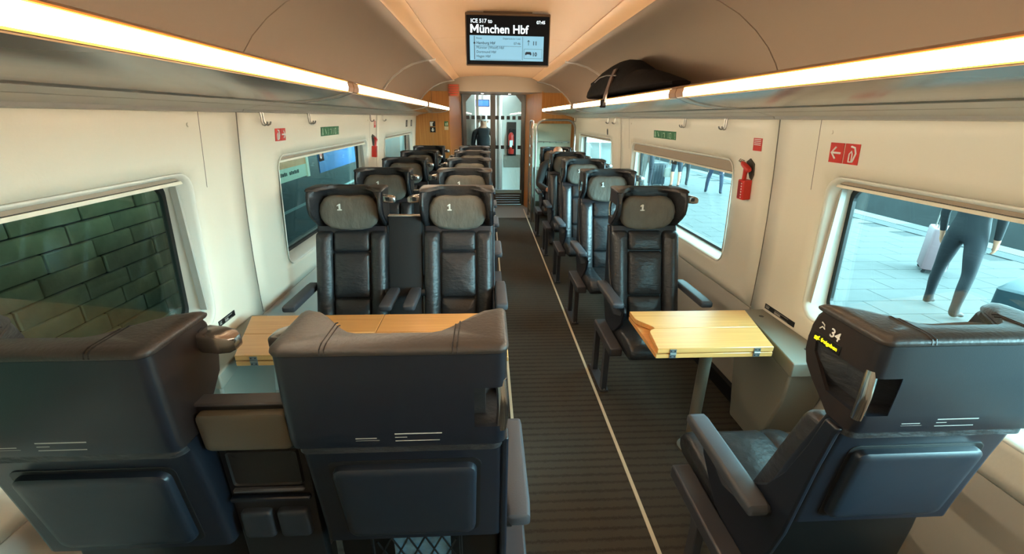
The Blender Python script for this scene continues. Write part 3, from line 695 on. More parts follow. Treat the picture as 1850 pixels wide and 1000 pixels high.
# ------------------------------------------------------------------ tables and wall consoles
def hinge(parent, x, y, z, sgn):
    h = bobj('hinge', mat('hinge_zinc', (120, 126, 128), .4, .6), (x-.014, x+.014, y-.0015, y+.0015, z-.020, z+.020), parent)
    obj('hinge_knuckle', tube([(x-.013, y-sgn*.002, z), (x+.013, y-sgn*.002, z)], .0035, 8), SATIN, h)
    for a in (-.008, .008):
        for b in (-.013, .013): obj('screw', tube([(x+a, y-sgn*.001, z+b), (x+a, y-sgn*.003, z+b)], .0028, 6), DARK, h)
def board(name, parent, pts, z0, z1): return obj(name, prism(pts, 'z', z0, z1), TABLE, parent, bevel=(.0018, 1))
TZ = .690; TY0, TY1 = 1.545, 1.914; TYM = (TY0+TY1)/2
def table(label, xw0, xw1, xa, splits, px):
    """xw0 / xw1: wall end at the near and far edge, xa: aisle end"""
    sg = 1 if xa > xw0 else -1
    ox = (xa+xw0)/2; t = empty('folding_table', (ox, TYM, 0), label=label, cat='table', group='folding tables')
    yn, yf_ = TY0-TYM, TY1-TYM; g_ = .0012
    wx = lambda y: xw0+(xw1-xw0)*(y-yn)/(yf_-yn)-ox
    bounds = [None]+[x-ox for x in splits]+[xa-ox]
    for a, b in zip(bounds, bounds[1:]):
        L0 = (lambda y: wx(y)) if a is None else (lambda y, a=a: a+sg*g_)
        e = b-sg*g_; end = b == bounds[-1]
        board('table_top', t, [(L0(yn), yn), (e, yn), (e, yf_), (L0(yf_), yf_)], TZ-.047, TZ-.0265)
        near = [(L0(yn), yn), (e-sg*.004, yn)]; far = [(L0(yf_), yf_), (e, yf_)]
        if end:
            r_ = .045; near += [(e-sg*(.022+r_*(1-math.cos(u))), -g_-r_*(1-math.sin(u))) for u in [PI/2*k/6 for k in range(7)]]
            far += [(e-sg*.058*(q*q*(3-2*q)), yf_-(yf_-g_)*(.42+.58*q)) for q in [k/10 for k in range(11)]]
        else: near.append((e, -g_)); far.append((e, g_))
        near.append((L0(-g_), -g_)); far.append((L0(g_), g_))
        board('folding_leaf', t, near, TZ-.0225, TZ); board('folding_leaf', t, far, TZ-.0225, TZ)
        for f in (.14, .86): hinge(t, L0(yn)+(e-L0(yn))*f, yn-.001, TZ-.0245, 1)
    PG = mat('post_grey', (120, 114, 102), .4, .3)
    obj('post', tube([(px-ox, 0, 0.0), (px-ox, 0, TZ-.047)], .027, 20), PG, t, smooth=50)
    obj('post_foot', tube([(px-ox, 0, 0), (px-ox, 0, .012), (px-ox, 0, .02)], [.06, .06, .03], 20), PG, t, smooth=40)
    bobj('support_beam', GREY, (min(px-ox, wx(0)), max(px-ox, wx(0)), -.03, .03, TZ-.062, TZ-.047), t)
    return t
table('small beech folding table before seat 34', 1.064, 1.150, .557, [], .885)
table('wide beech folding table split in two halves between the facing double seats', -1.146, -1.262, -.060, [-.640], -.42)
for sd, lb in ((1, 'grey wall console beneath the platform window beside the small table'), (-1, 'grey wall console at the end of the wide table')):
    t = empty('wall_console', (sd*1.25, TYM, 0), label=lb, cat='console', group='wall consoles')
    P = lambda pts: [(sd*(x-1.25), y-TYM) for x, y in pts]; q = 0 if sd > 0 else .06
    obj('console_top', prism(P([(1.12+q, 1.485), (1.327, 1.485), (1.327, 2.03), (1.215+q*.6, 2.03)]), 'z', .575, .6415), GREY, t, bevel=(.006, 2))
    x0, x1 = sorted((sd*(1.15+q-1.25), sd*(1.327-1.25)))
    obj('console_body', prism([(1.52-TYM, .577), (1.53-TYM, .42), (1.62-TYM, .10), (1.86-TYM, .10), (1.93-TYM, .42), (1.94-TYM, .577)], 'x', x0, x1), GREY, t, bevel=(.01, 2))
    for yy in (1.60, 1.94):
        obj('finger_hole', tube([(sd*(1.262-1.25), yy-TYM, .6415), (sd*(1.262-1.25), yy-TYM, .6424)], .012, 12), DARK, t)
    x0, x1 = sorted((sd*(1.26-1.25), sd*(1.329-1.25)))
    bobj('wall_duct', WALLLOW, (x0, x1, -.25, .30, .09, .20), t, (.01, 2))
for sd, ya, yb, zc, lb in ((1, 1.79, 2.02, .665, 'black info label strip on the wall above the small table console'), (-1, 1.775, 1.90, .715, 'black info label strip on the wall above the wide table console')):
    xx = sd*(1.328); t = empty('info_label', (xx, (ya+yb)/2, zc), label=lb, cat='label', group='info label strips')
    w_ = (yb-ya)/2
    bobj('label_strip', BLACKP, (-.0015, .0015, -w_, w_, -.013, .013), t)
    bars(t, mat('label_grey_print', (150, 146, 138), .6), [(-w_*.92, -w_*.66, .005, .008), (-w_*.92, -w_*.70, -.006, .002), (-w_*.30, w_*.62, .006, .0085), (-w_*.30, w_*.1, -.007, .002), (-w_*.3, w_*.6, -.010, -.0085)], (-sd*.0016, 0, 0), (0, -sd, 0), (0, 0, 1), .0006, 'label_print')

# ------------------------------------------------------------------ ceiling information screen
t = empty('information_screen', (-.010, 3.0, 2.03), label='ceiling passenger information screen naming München Hbf', cat='screen')
bobj('housing', mat('screen_housing', (92, 66, 40), .5), (-.262, .262, .012, .07, -.138, .152), t, (.006, 2))
bobj('mount', mat('screen_housing', (92, 66, 40)), (-.15, .15, .03, .10, .14, .165), t)
bobj('bezel', SCRB, (-.255, .255, 0, .014, -.134, .134), t, (.002, 1))
lp = bobj('timetable_panel', SCRL, (-.235, .222, -.0015, .001, -.112, .026), t)
X_, Z_ = (1, 0, 0), (0, 0, 1); y_ = -.0005
text('train_number', 'ICE 517 to', .030, SCRW, t, (-.228, y_, .094), X_, Z_, .012)
text('clock', '07:45', .024, SCRW, t, (.228, y_, .094), X_, Z_, .012, 'RIGHT')
text('destination', 'ünchen Hbf', .064, SCRW, t, (-.176, y_, .040), X_, Z_, .016)
obj('destination_initial', prism([(-.230+x, .040+z) for x, z in ((0, 0), (.011, 0), (.011, .029), (.0225, .010), (.0275, .010), (.039, .029), (.039, 0), (.050, 0), (.050, .045), (.040, .045), (.025, .0205), (.010, .045), (0, .045))], 'y', -.0011, .0001), SCRW, t)
y2 = -.0022
for s, sz, x, z, b in (('Route', .014, -.195, .006, 0), ('Hamburg Hbf', .021, -.195, -.022, .014), ('Münster (Westf) Hbf', .020, -.195, -.047, 0), ('Dortmund Hbf', .020, -.195, -.071, .004), ('Hagen Hbf', .020, -.195, -.095, .004)):
    text('route_line', s, sz, SCRD, t, (x, y2, z), X_, Z_, b)
text('route_line', 'Departure in 1 min', .014, SCRD, t, (.078, y2, .006), X_, Z_, 0, 'RIGHT'); text('route_line', '07:46', .019, SCRD, t, (.078, y2, -.022), X_, Z_, 0, 'RIGHT')
bars(t, SCRD, [(-.2085, -.2045, -.108, .022), (.0905, .0925, -.108, .022), (-.2, .082, -.0325, -.0310), (-.2, .082, -.1085, -.107)], (0, -.0016, 0), X_, Z_, .0008, 'rule')
bars(t, mat('screen_box', (90, 140, 165), .5), [(.1, .214, -.098, -.0955), (.1, .214, -.046, -.0435), (.1, .1025, -.098, -.0435), (.2115, .214, -.098, -.0435)], (0, -.0016, 0), X_, Z_, .0008, 'coach_box')
text('platform_number', '11', .030, SCRD, t, (.152, y2, -.022), X_, Z_, .03); text('coach_number', '10', .030, SCRD, t, (.152, y2, -.083), X_, Z_, .03)
bars(t, SCRD, [(.1265, .1295, -.024, .004)], (0, -.0016, 0), X_, Z_, .0008, 'arrow_stem')
obj('arrow_head', prism([(.118, -.006), (.128, .006), (.138, -.006), (.128, -.001)], 'y', -.0024, -.0016), SCRD, t)
obj('coach_symbol', prism([(.108, -.078), (.108, -.066), (.114, -.060), (.142, -.060), (.147, -.066), (.147, -.078), (.139, -.078), (.137, -.074), (.118, -.074), (.116, -.078)], 'y', -.0024, -.0016), SCRD, t)
obj('stop_dot', tube([(-.2065, -.0014, -.016), (-.2065, -.0028, -.016)], .006, 12), SCRD, t)

# ------------------------------------------------------------------ signs on the walls
def wall_frame(sd, y, z):
    """a root on the lining; local frame: x along the wall to the viewer's right, y up"""
    x = WX(z)-.0005; tilt = math.atan2(WX(z+.05)-WX(z-.05), .1)
    e = empty('sign', (sd*x, y, z)); 
    xd = Vector((0, -sd, 0)); yd = Vector((sd*math.sin(tilt), 0, math.cos(tilt))); n = xd.cross(yd)
    mm = Matrix((xd, yd, n)).transposed().to_4x4(); mm.translation = Vector((sd*x, y, z)); e.matrix_world = mm
    return e
def plate(parent, name, mt, x0, x1, y0, y1, z=.0018): return bobj(name, mt, (x0, x1, y0, y1, -.0005, z), parent)
def line_path(parent, name, mt, pts, r=.003, z=.0022): return obj(name, tube([(a, b, z) for a, b in pts], r, 5), mt, parent)
def fire_sign(sd, y, z, w, label, arrow):
    t = wall_frame(sd, y, z); t.name = 'fire_sign'; tag(t, label, 'sign', 'fire extinguisher signs')
    h = w*.52; ax = (-w/2, -.003) if arrow < 0 else (.003, w/2); ex = (.003, w/2) if arrow < 0 else (-w/2, -.003)
    p = plate(t, 'arrow_plate', REDP, ax[0], ax[1], -h/2, h/2); c = sum(ax)/2; q = h*.3*arrow
    line_path(p, 'arrow', WHITEP, [(c-q, 0), (c+q, 0)], .0042); line_path(p, 'arrow_head', WHITEP, [(c+q*.1, h*.3), (c+q*1.05, 0), (c+q*.1, -h*.3)], .0042)
    p = plate(t, 'extinguisher_plate', REDP, ex[0], ex[1], -h/2, h/2); c = sum(ex)/2; k = h/2
    line_path(p, 'extinguisher_outline', WHITEP, [(c-.25*k, -.75*k), (c+.12*k, -.75*k), (c+.12*k, .0), (c, .3*k), (c-.25*k, .0), (c-.25*k, -.75*k)], .003)
    line_path(p, 'flame', WHITEP, [(c-.1*k, .75*k), (c+.35*k, .65*k), (c+.55*k, .1*k), (c+.3*k, -.6*k), (c+.2*k, -.75*k)], .004)
    return t
fire_sign(-1, 2.566, 1.482, .125, 'red fire extinguisher sign with arrow, across the car from the hammer by the coat hooks', 1)
fire_sign(1, 1.713, 1.467, .150, 'larger red fire extinguisher sign with arrow pointing to the far end', -1)
def exit_sign(sd, y, z, w, label):
    t = wall_frame(sd, y, z); t.name = 'emergency_exit_sign'; tag(t, label, 'sign', 'green emergency signs')
    h = .060; ws = [.16, .27, .26, .27]; x = -w/2; sg = ws if sd < 0 else ws
    for i, f in enumerate(sg):
        x1 = x+f*w; p = plate(t, 'pictogram_plate', GREENP, x+.003, x1-.002, -h/2, h/2); c = (x+x1)/2
        if i == 0: line_path(p, 'figure', PALEG, [(c, .022), (c, .0), (c-.008, -.022)], .005); line_path(p, 'figure_leg', PALEG, [(c, .0), (c+.009, -.02)], .004)
        else:
            if i == 1: line_path(p, 'hammer_mark', PALEG, [(x+.012, .018), (x+.022, .012), (x+.04, -.015)], .004)
            if i == 2: line_path(p, 'window_mark', PALEG, [(x+.010, .012), (x+.035, .014), (x+.034, -.012), (x+.03, -.02)], .004)
            if i == 3: line_path(p, 'frame_mark', PALEG, [(x+.010, .016), (x+.04, .016), (x+.04, -.02), (x+.010, -.02), (x+.010, .016)], .003)
            for k in range(4): plate(p, 'print_line', PALEG, x1-.028, x1-.010, .012-k*.011, .015-k*.011, .0024)
        x = x1
    return t
exit_sign(-1, 3.38, 1.478, .40, 'green four-part emergency window sign above the pane facing the other train')
exit_sign(1, 3.57, 1.470, .48, 'green four-part emergency window sign above the pane facing the platform people')
def hammer(sd, y, z, label):
    t = wall_frame(sd, y, z); t.name = 'emergency_hammer'; tag(t, label, 'hammer', 'emergency hammers')
    obj('wall_plate', prism([(-.035, .085), (.0, .105), (.04, .08), (.045, .02), (.03, -.01), (.01, .0)], 'z', 0, .008), mat('plate_olive', (60, 54, 40), .6), t, bevel=(.003, 1))
    hd = obj('hammer_head', tube([(-.035, .082, .03), (-.02, .075, .03), (.03, .052, .03), (.042, .046, .03)], [.008, .014, .016, .012], 12), REDP, t, smooth=50)
    obj('steel_tip', tube([(-.05, .09, .03), (-.034, .082, .03)], [.003, .008], 8), CHROME, hd, smooth=50)
    obj('hammer_handle', tube([(.012, .058, .03), (.004, .02, .03), (.0, -.02, .03)], [.014, .011, .012], 10), REDP, t, smooth=50)
    hold = bobj('holder', REDP, (-.028, .032, -.115, -.008, 0, .045), t, (.004, 2))
    bobj('holder_recess', mat('red_dark', (140, 22, 20), .4), (-.024, .002, -.108, -.014, .040, .0462), hold)
    for k in range(6): bobj('hazard_stripe', WHITEP, (.006, .014, -.105+k*.015, -.098+k*.015, .0445, .0465), hold)
    obj('wire_loop', tube([(-.03, .09, .02), (-.055, .098, .03), (-.058, .088, .035), (-.04, .08, .03)], .0025, 6), DARK, t, smooth=50)
    return t
hammer(1, 2.345, 1.29, 'red emergency hammer in its holder on the platform side wall')
hammer(-1, 4.60, 1.31, 'red emergency hammer on the wall facing the other train')
for sd, y, z, w, lb in ((1, 2.30, 1.468, .038, 'small red instruction plate above the hammer on the platform side'), (-1, 4.70, 1.505, .034, 'small red instruction plate above the hammer facing the other train')):
    t = wall_frame(sd, y, z); t.name = 'instruction_plate'; tag(t, lb, 'sign', 'hammer instruction plates')
    plate(t, 'plate', REDP, -w, w, -.032, .032)
    for k in range(4): plate(t, 'print_line', WHITEP, -w*.8, w*.75, .024-k*.009, .027-k*.009, .0024)
for i, (yy, lb) in enumerate(((6.55, 'dark square pictogram above the far window, the one nearer the middle'), (6.95, 'dark square pictogram above the far window, the one by the wood wall'))):
    t = wall_frame(-1, yy, 1.49); t.name = 'pictogram_sign'; tag(t, lb, 'sign', 'dark pictograms over the far window'); plate(t, 'plate', BLACKP, -.06, .06, -.045, .045); plate(t, 'symbol', mat('pict_grey', (170, 164, 150), .5), -.02, .02, -.03, .025, .0024)
t = wall_frame(1, 5.33, 1.44); t.name = 'speaker_slot'; tag(t, 'narrow dark oval slot on the wall by the far platform window', 'speaker')
obj('slot', prism(rrect(-.02, .02, -.032, .032, .018, 4), 'z', 0, .004), DARK, t); obj('slot_rim', prism(rrect(-.026, .026, -.038, .038, .022, 4), 'z', -.001, .002), SATIN, t)
# signs on the wood end wall
t = empty('direction_sign', (-1.02, 7.418, 1.40), label='black and white arrow sign on the wood end wall', cat='sign')
bobj('plate', BLACKP, (-.045, .045, -.004, 0, -.055, .025), t); obj('arrow', prism([(-.01, .012), (.01, .012), (.01, -.015), (.028, -.015), (0, -.045), (-.028, -.015), (-.01, -.015)], 'y', -.006, -.004), WHITEP, t)
bobj('upper_plate', BLACKP, (-.045, .045, -.004, 0, .035, .115), t); obj('upper_symbol', prism([(-.04, .04), (.0, .04), (.0, .08), (.02, .105), (-.04, .105)], 'y', -.006, -.004), WHITEP, t)
t = empty('exit_sign', (-.80, 7.418, 1.44), label='small green and white sign at the edge of the wood end wall', cat='sign')
bobj('green_plate', GREENP, (-.032, .032, -.004, 0, 0, .075), t); bobj('white_plate', mat('sign_cream', (208, 196, 160), .5), (-.032, .032, -.004, 0, -.055, -.004), t)
bobj('figure', PALEG, (-.014, .0, -.006, -.004, .01, .05), t); bobj('doorway', PALEG, (.008, .024, -.006, -.004, .012, .058), t)
t = empty('occupied_display', (-.665, 7.412, 1.975), label='glowing red display beside the bulkhead at the wood pillar', cat='display')
REDL = mat('red_display', (176, 62, 44), .5, emit=(230, 60, 40), strength=.12)
for k, (a, b) in enumerate(((-.085, .085), (-.10, .10), (-.08, .09), (-.10, .10), (-.07, .08))): bobj('led_row', REDL, (a*.8, b*.8, -.006, 0, .064-k*.034, .080-k*.034), t, (.003, 1))
bobj('backing', mat('display_back', (150, 96, 60), .5), (-.09, .09, 0, .006, -.085, .09), t)

# ------------------------------------------------------------------ luggage frame at the end of the platform side
t = empty('luggage_stand', (.90, 7.1, 0), label='arched metal luggage frame before the wood end wall', cat='luggage stand')
def arch(p0, p1, z0, z1, r, n=6):
    (xa, ya), (xb, yb) = p0, p1; L_ = math.hypot(xb-xa, yb-ya); ux, uy = (xb-xa)/L_, (yb-ya)/L_
    pts = [(0, z0)]+[(r-r*math.cos(PI/2*k/n), z1-r+r*math.sin(PI/2*k/n)) for k in range(n+1)]+[(L_-r+r*math.sin(PI/2*k/n), z1-r+r*math.cos(PI/2*k/n)) for k in range(n+1)]+[(L_, z0)]
    return [(xa+ux*s, ya+uy*s, z) for s, z in pts]
obj('front_arch', tube(arch((-.30, -.25), (.29, -.25), 0, 1.56, .13), .016, 8), SATIN, t, smooth=50)
obj('side_arch', tube(arch((-.345, -.23), (-.345, .28), 0, 1.54, .10), .014, 8), SATIN, t, smooth=50)
bobj('back_panel', mat('frame_back', (172, 180, 160), .5), (-.28, .33, .285, .305, .05, 1.5), t)
for k in range(9): bobj('side_slat', mat('frame_slat', (140, 122, 96), .5), (-.340, -.330, -.22, .27, .12+k*.15, .235+k*.15), t, (.003, 1))
for zz in (.32, .80): bobj('shelf', SATIN, (-.29, .33, -.24, .28, zz, zz+.02), t)
obj('hook_rail', tube([(-.27, .27, 1.22), (.31, .27, 1.22)], .008, 6), SATIN, t)
for k in range(6): obj('hook', tube([(-.22+k*.1, .268, 1.22), (-.22+k*.1, .23, 1.20), (-.22+k*.1, .215, 1.215)], .006, 6), CHROME, t, smooth=50)

# ------------------------------------------------------------------ backpack on the platform side rack
t = empty('backpack', (.885, 3.4, 1.768), label='slumped black backpack lying on the overhead rack', cat='backpack')
BAG = mat('bag_black', (12, 9, 8), .85, spec=.1, bump=(18, .6), noise=(8, .3)); BAG2 = mat('bag_brown', (20, 14, 11), .85, spec=.1, bump=(22, .5))
def mound(tab, xw, n=14):
    rings = []
    for y, h, w in tab:
        pts = []
        for k in range(n):
            a = PI*k/(n-1); pts.append((math.cos(a)*w*(1-.15*math.sin(a)), y, h*max(0, math.sin(a))**.8))
        pts += [(-w*.9, y, -.012), (w*.9, y, -.012)]
        rings.append(pts)
    return loft(rings)
obj('main_body', mound([(-.60, .03, .08), (-.50, .09, .12), (-.35, .15, .135), (-.2, .195, .14), (-.05, .215, .14), (.1, .222, .14), (.3, .215, .14), (.5, .20, .14), (.7, .165, .135), (.82, .12, .12), (.90, .04, .08)], 1), BAG, t, smooth=60)
fp = obj('front_pocket', mound([(-1.03, .008, .05), (-.93, .03, .09), (-.78, .065, .105), (-.60, .10, .115), (-.42, .118, .12), (-.2, .122, .122), (.05, .115, .12), (.25, .09, .11), (.36, .03, .08)], 1), BAG2, t, smooth=60)
fp.location = (-.03, 0, 0)
obj('shoulder_strap', loft([[(x+a, y+b, z) for a, b in ((-.006, -.035), (.006, -.035), (.006, .035), (-.006, .035))] for x, y, z in ((-.11, -.06, .15), (-.135, -.05, .09), (-.150, -.03, .02), (-.158, -.01, -.02), (-.160, .0, -.05), (-.160, .01, -.07))]), mat('strap_brown', (74, 50, 38), .6), t, smooth=50)
obj('strap_buckle', prism(rrect(-.04, .04, -.03, .025, .012, 3), 'x', -.176, -.152), BAG, t).location = (0, .02, -.075)
obj('grab_loop', tube([(-.03, .86, .05), (-.05, .93, .08), (-.05, .935, .12), (-.03, .84, .14)], .012, 6), BAG, t, smooth=50)
obj('zip', tube([(-.128, -.15, .10), (-.134, .1, .12), (-.134, .3, .12), (-.125, .5, .10)], .005, 5), mat('zip_grey', (70, 58, 48), .5), t)

# ------------------------------------------------------------------ people
SKIN = mat('skin', (196, 140, 112), .55)
def person(name, loc, rz, label, joints, radii, edges, zones, group=None, root=0, hair=None):
    """joints: dict name->(x,y,z), radii: dict, zones: function(co)->material index; mats listed in zones.mats"""
    me = bpy.data.meshes.new('skeleton'); keys = list(joints); bm = bmesh.new()
    vs = {k: bm.verts.new(joints[k]) for k in keys}
    for a, b in edges: bm.edges.new((vs[a], vs[b]))
    bm.to_mesh(me); bm.free()
    ob = bpy.data.objects.new('skeleton', me); C.objects.link(ob)
    md = ob.modifiers.new('skin', 'SKIN'); md.use_smooth_shade = True
    sk = me.skin_vertices[0].data
    for i, k in enumerate(keys):
        r = radii[k]; sk[i].radius = (r, r) if not isinstance(r, tuple) else r; sk[i].use_root = (i == root)
    ob.modifiers.new('sub', 'SUBSURF').levels = 2
    dg = bpy.context.evaluated_depsgraph_get(); nm = bpy.data.meshes.new_from_object(ob.evaluated_get(dg))
    bpy.data.objects.remove(ob); bpy.data.meshes.remove(me)
    nm.materials.clear()
    for x in zones[1]: nm.materials.append(x)
    for p in nm.polygons: p.material_index = zones[0](p.center); p.use_smooth = True
    r_ = empty('person', loc, rz, label=label, cat='person', group=group)
    b = bpy.data.objects.new('body', nm); C.objects.link(b); b.parent = r_
    hd = Vector(joints['head'])
    # face: brow to chin follows the facing direction -y
    for e in (-1, 1):
        obj('eye', tube([hd+Vector((e*.033, -.088, .005)), hd+Vector((e*.033, -.096, .005))], [.012, .006], 8), DARK, r_)
        obj('ear', tube([hd+Vector((e*.080, .0, -.02)), hd+Vector((e*.094, .008, .02))], [.012, .016], 8), SKIN, r_, smooth=50)
    obj('nose', tube([hd+Vector((0, -.088, .0)), hd+Vector((0, -.112, -.03)), hd+Vector((0, -.094, -.04))], [.009, .014, .008], 8), SKIN, r_, smooth=50)
    obj('mouth', tube([hd+Vector((-.022, -.090, -.062)), hd+Vector((0, -.096, -.064)), hd+Vector((.022, -.090, -.062))], .005, 6), mat('lip', (150, 84, 74), .5), r_)
    if hair:
        rings = []
        for k in range(6):
            a = PI/2*k/5; rr = math.cos(a)*.098+.004; zz = math.sin(a)*.125
            rings.append([hd+Vector((rr*math.cos(q), .012+rr*1.12*math.sin(q), .008+zz)) for q in [2*PI*j/14 for j in range(14)]])
        obj('hair', loft(rings), hair, r_, smooth=60)
    return r_
def hand(J, Rd, E, pre, w, d, sx):
    """palm + five unequal bent fingers; w wrist, d unit direction of the hand"""
    w = Vector(w); d = Vector(d).normalized(); side = Vector((0, 1, 0)); side = (side-d*side.dot(d)).normalized()
    J[pre+'palm'] = w+d*.06; Rd[pre+'palm'] = (.036, .016); E.append((pre+'wrist', pre+'palm'))
    curl = d.cross(side)*sx
    for i, (o, ln) in enumerate(((-.026, .066), (-.009, .078), (.009, .072), (.025, .056))):
        a, b = pre+'k%d' % i, pre+'f%d' % i
        J[a] = w+d*(.095+ln*.35)+side*o; J[b] = w+d*(.09+ln*.85)+side*o*1.1-curl*.018
        Rd[a] = .0095; Rd[b] = .008; E += [(pre+'palm', a), (a, b)]
    J[pre+'t0'] = w+d*.07-side*.045-curl*.01; J[pre+'t1'] = w+d*.10-side*.055-curl*.02; Rd[pre+'t0'] = .011; Rd[pre+'t1'] = .009; E += [(pre+'palm', pre+'t0'), (pre+'t0', pre+'t1')]
def standing(loc, rz, label, H=1.75, top=(40, 42, 50), legs=(30, 32, 40), shoe=(60, 50, 46), hairc=(50, 38, 30), stride=.0, skirt=False, stance=.11, armbend=0, group='people on the platform'):
    k = H/1.75; J, Rd, E = {}, {}, []
    def j(n, p, r): J[n] = Vector(p)*k; Rd[n] = tuple(v*k for v in r) if isinstance(r, tuple) else r*k
    j('pelvis', (0, 0, .95), (.155, .11)); j('waist', (0, 0, 1.10), (.140, .10)); j('chest', (0, .0, 1.30), (.165, .115)); j('neckb', (0, .01, 1.46), (.10, .08)); j('neck', (0, .0, 1.53), .058)
    j('head', (0, -.015, 1.63), (.080, .095)); j('crown', (0, -.005, 1.72), (.062, .075))
    E += [('pelvis', 'waist'), ('waist', 'chest'), ('chest', 'neckb'), ('neckb', 'neck'), ('neck', 'head'), ('head', 'crown')]
    for s, q in ((-1, 'l'), (1, 'r')):
        st = stride*s
        j(q+'hip', (s*.09, 0, .88), (.098, .10)); j(q+'thigh', (s*(.07+stance*.3), -st*.3, .70), .083); j(q+'knee', (s*(.05+stance*.6), -st*.5-.01, .50), .060); j(q+'calf', (s*(.03+stance*.8), -st*.8+.01, .33), .056); j(q+'ankle', (s*stance, -st, .09), .038); j(q+'heel', (s*stance, -st+.03, .04), .038); j(q+'toe', (s*(stance+.02), -st-.15, .032), (.042, .026))
        E += [('pelvis', q+'hip'), (q+'hip', q+'thigh'), (q+'thigh', q+'knee'), (q+'knee', q+'calf'), (q+'calf', q+'ankle'), (q+'ankle', q+'heel'), (q+'ankle', q+'toe')]
        j(q+'sh', (s*.185, .0, 1.41), .070); j(q+'elb', (s*.235, .03, 1.13), .046); 
        wp = (s*.225, -.05, .88) if not armbend else (s*.12, -.25, 1.12)
        j(q+'wrist', wp, .030)
        E += [('neckb', q+'sh'), (q+'sh', q+'elb'), (q+'elb', q+'wrist')]
        hd_ = Vector(J[q+'wrist'])-Vector(J[q+'elb']); hand(J, Rd, E, q, J[q+'wrist'], hd_, s)
    ms = [mat('cloth_%d_%d_%d' % top, top, .8), mat('cloth_%d_%d_%d' % legs, legs, .8), mat('shoe_%d_%d_%d' % shoe, shoe, .6), SKIN]
    def zone(c):
        z = c.z/k; ax = abs(c.x)/k
        if z > 1.54 or (z > 1.50 and ax < .07): return 3
        if z < .085: return 2
        if ax > .20 and (.6 < z < .90 or (armbend and c.y < -.2*k)): return 3
        if armbend and c.y < -.2*k and z > .6: return 3
        if z > .93 or ax > .20: return 0
        if skirt and z < .52: return 3
        return 1
    return person('person', loc, rz, label, J, Rd, E, (zone, ms), group, 0, mat('hair_%d_%d_%d' % hairc, hairc, .8))
PZ = -.5
standing((5.15, 4.35, PZ), 1.9, 'person in dark clothes standing on the platform beside the pink suitcase', 1.80, (22, 27, 31), (20, 25, 31), (48, 36, 34), stance=.17, stride=.12)
standing((5.02, 14.0, PZ), 2.4, 'person in long dark grey coat beside the blue-grey suitcase', 1.78, (36, 37, 44), (36, 38, 46), (22, 22, 24), armbend=1)
p_ = standing((5.98, 14.0, PZ), 2.9, 'person with bare calves and a pale bag under the break-point sticker', 1.68, (40, 45, 54), (38, 44, 54), (28, 24, 22), skirt=True)
standing((6.45, 14.45, PZ), 2.7, 'person in black trousers behind the one with the pale bag', 1.76, (32, 37, 43), (24, 28, 34), (30, 30, 32), stride=.14)
standing((6.62, 12.7, PZ), 2.6, 'person in blue jeans with feet apart on the pale paving', 1.80, (28, 36, 52), (30, 42, 64), (24, 28, 38), stance=.20, stride=.06)
standing((-.215, 9.0, 0), 0, 'person in black standing in the vestibule behind the glass door', 1.62, (20, 20, 22), (24, 24, 26), (20, 20, 20), (214, 206, 196), armbend=1, group='people inside the train')
tb = empty('tote_bag', (5.78, 14.09, PZ+.50), label='pale tote bag carried by the person with bare calves', cat='bag')
obj('bag_body', loft([[(p[0], p[1], z) for p in rrect(-w, w, -.06, .06, .03, 3)] for z, w in ((-.18, .15), (-.16, .17), (.08, .15), (.10, .13))]), mat('tote', (120, 120, 112), .8), tb, smooth=40)
obj('bag_strap', tube([(-.1, 0, .09), (-.05, 0, .30), (.05, 0, .30), (.1, 0, .09)], .01, 6), mat('tote', (120, 120, 112)), tb, smooth=50)
# seated passenger in the last platform side seat
def seated():
    J, Rd, E = {}, {}, []
    def j(n, p, r): J[n] = Vector(p); Rd[n] = r
    j('pelvis', (0, -.32, .58), (.16, .11)); j('waist', (0, -.30, .72), (.15, .11)); j('chest', (0, -.27, .88), (.17, .12)); j('neckb', (0, -.24, 1.02), (.10, .08)); j('neck', (0, -.23, 1.07), .056); j('head', (0, -.235, 1.15), (.078, .092)); j('crown', (0, -.225, 1.225), (.058, .07))
    E += [('pelvis', 'waist'), ('waist', 'chest'), ('chest', 'neckb'), ('neckb', 'neck'), ('neck', 'head'), ('head', 'crown')]
    for s, q in ((-1, 'l'), (1, 'r')):
        j(q+'hip', (s*.10, -.36, .555), .095); j(q+'thigh', (s*.11, -.56, .545), .080); j(q+'knee', (s*.12, -.76, .52), .062); j(q+'calf', (s*.12, -.79, .32), .052); j(q+'ankle', (s*.12, -.76, .09), .038); j(q+'heel', (s*.12, -.73, .04), .036); j(q+'toe', (s*.13, -.91, .032), (.042, .026))
        E += [('pelvis', q+'hip'), (q+'hip', q+'thigh'), (q+'thigh', q+'knee'), (q+'knee', q+'calf'), (q+'calf', q+'ankle'), (q+'ankle', q+'heel'), (q+'ankle', q+'toe')]
        j(q+'sh', (s*.19, -.26, .97), .072); j(q+'elb', (s*.265, -.33, .72), .050); j(q+'wrist', (s*.15, -.55, .68), .032)
        E += [('neckb', q+'sh'), (q+'sh', q+'elb'), (q+'elb', q+'wrist')]
        hand(J, Rd, E, q, J[q+'wrist'], J[q+'wrist']-J[q+'elb'], s)
    ms = [mat('cloth_black', (24, 22, 22), .85), mat('cloth_jean', (34, 36, 44), .85), mat('shoe_black', (24, 24, 26), .6), SKIN]
    def zone(c):
        if c.z > 1.10 or (c.z > 1.06 and abs(c.x) < .07): return 3
        if c.z < .085: return 2
        if c.y < -.54 and c.z > .635: return 3
        if c.z > .60: return 0
        return 1
    return person('person', (XS+.01, YB1+PT*4, 0), 0, 'passenger in black clothes sitting in the last platform side seat', J, Rd, E, (zone, ms), 'people inside the train', 0, None)
seated()

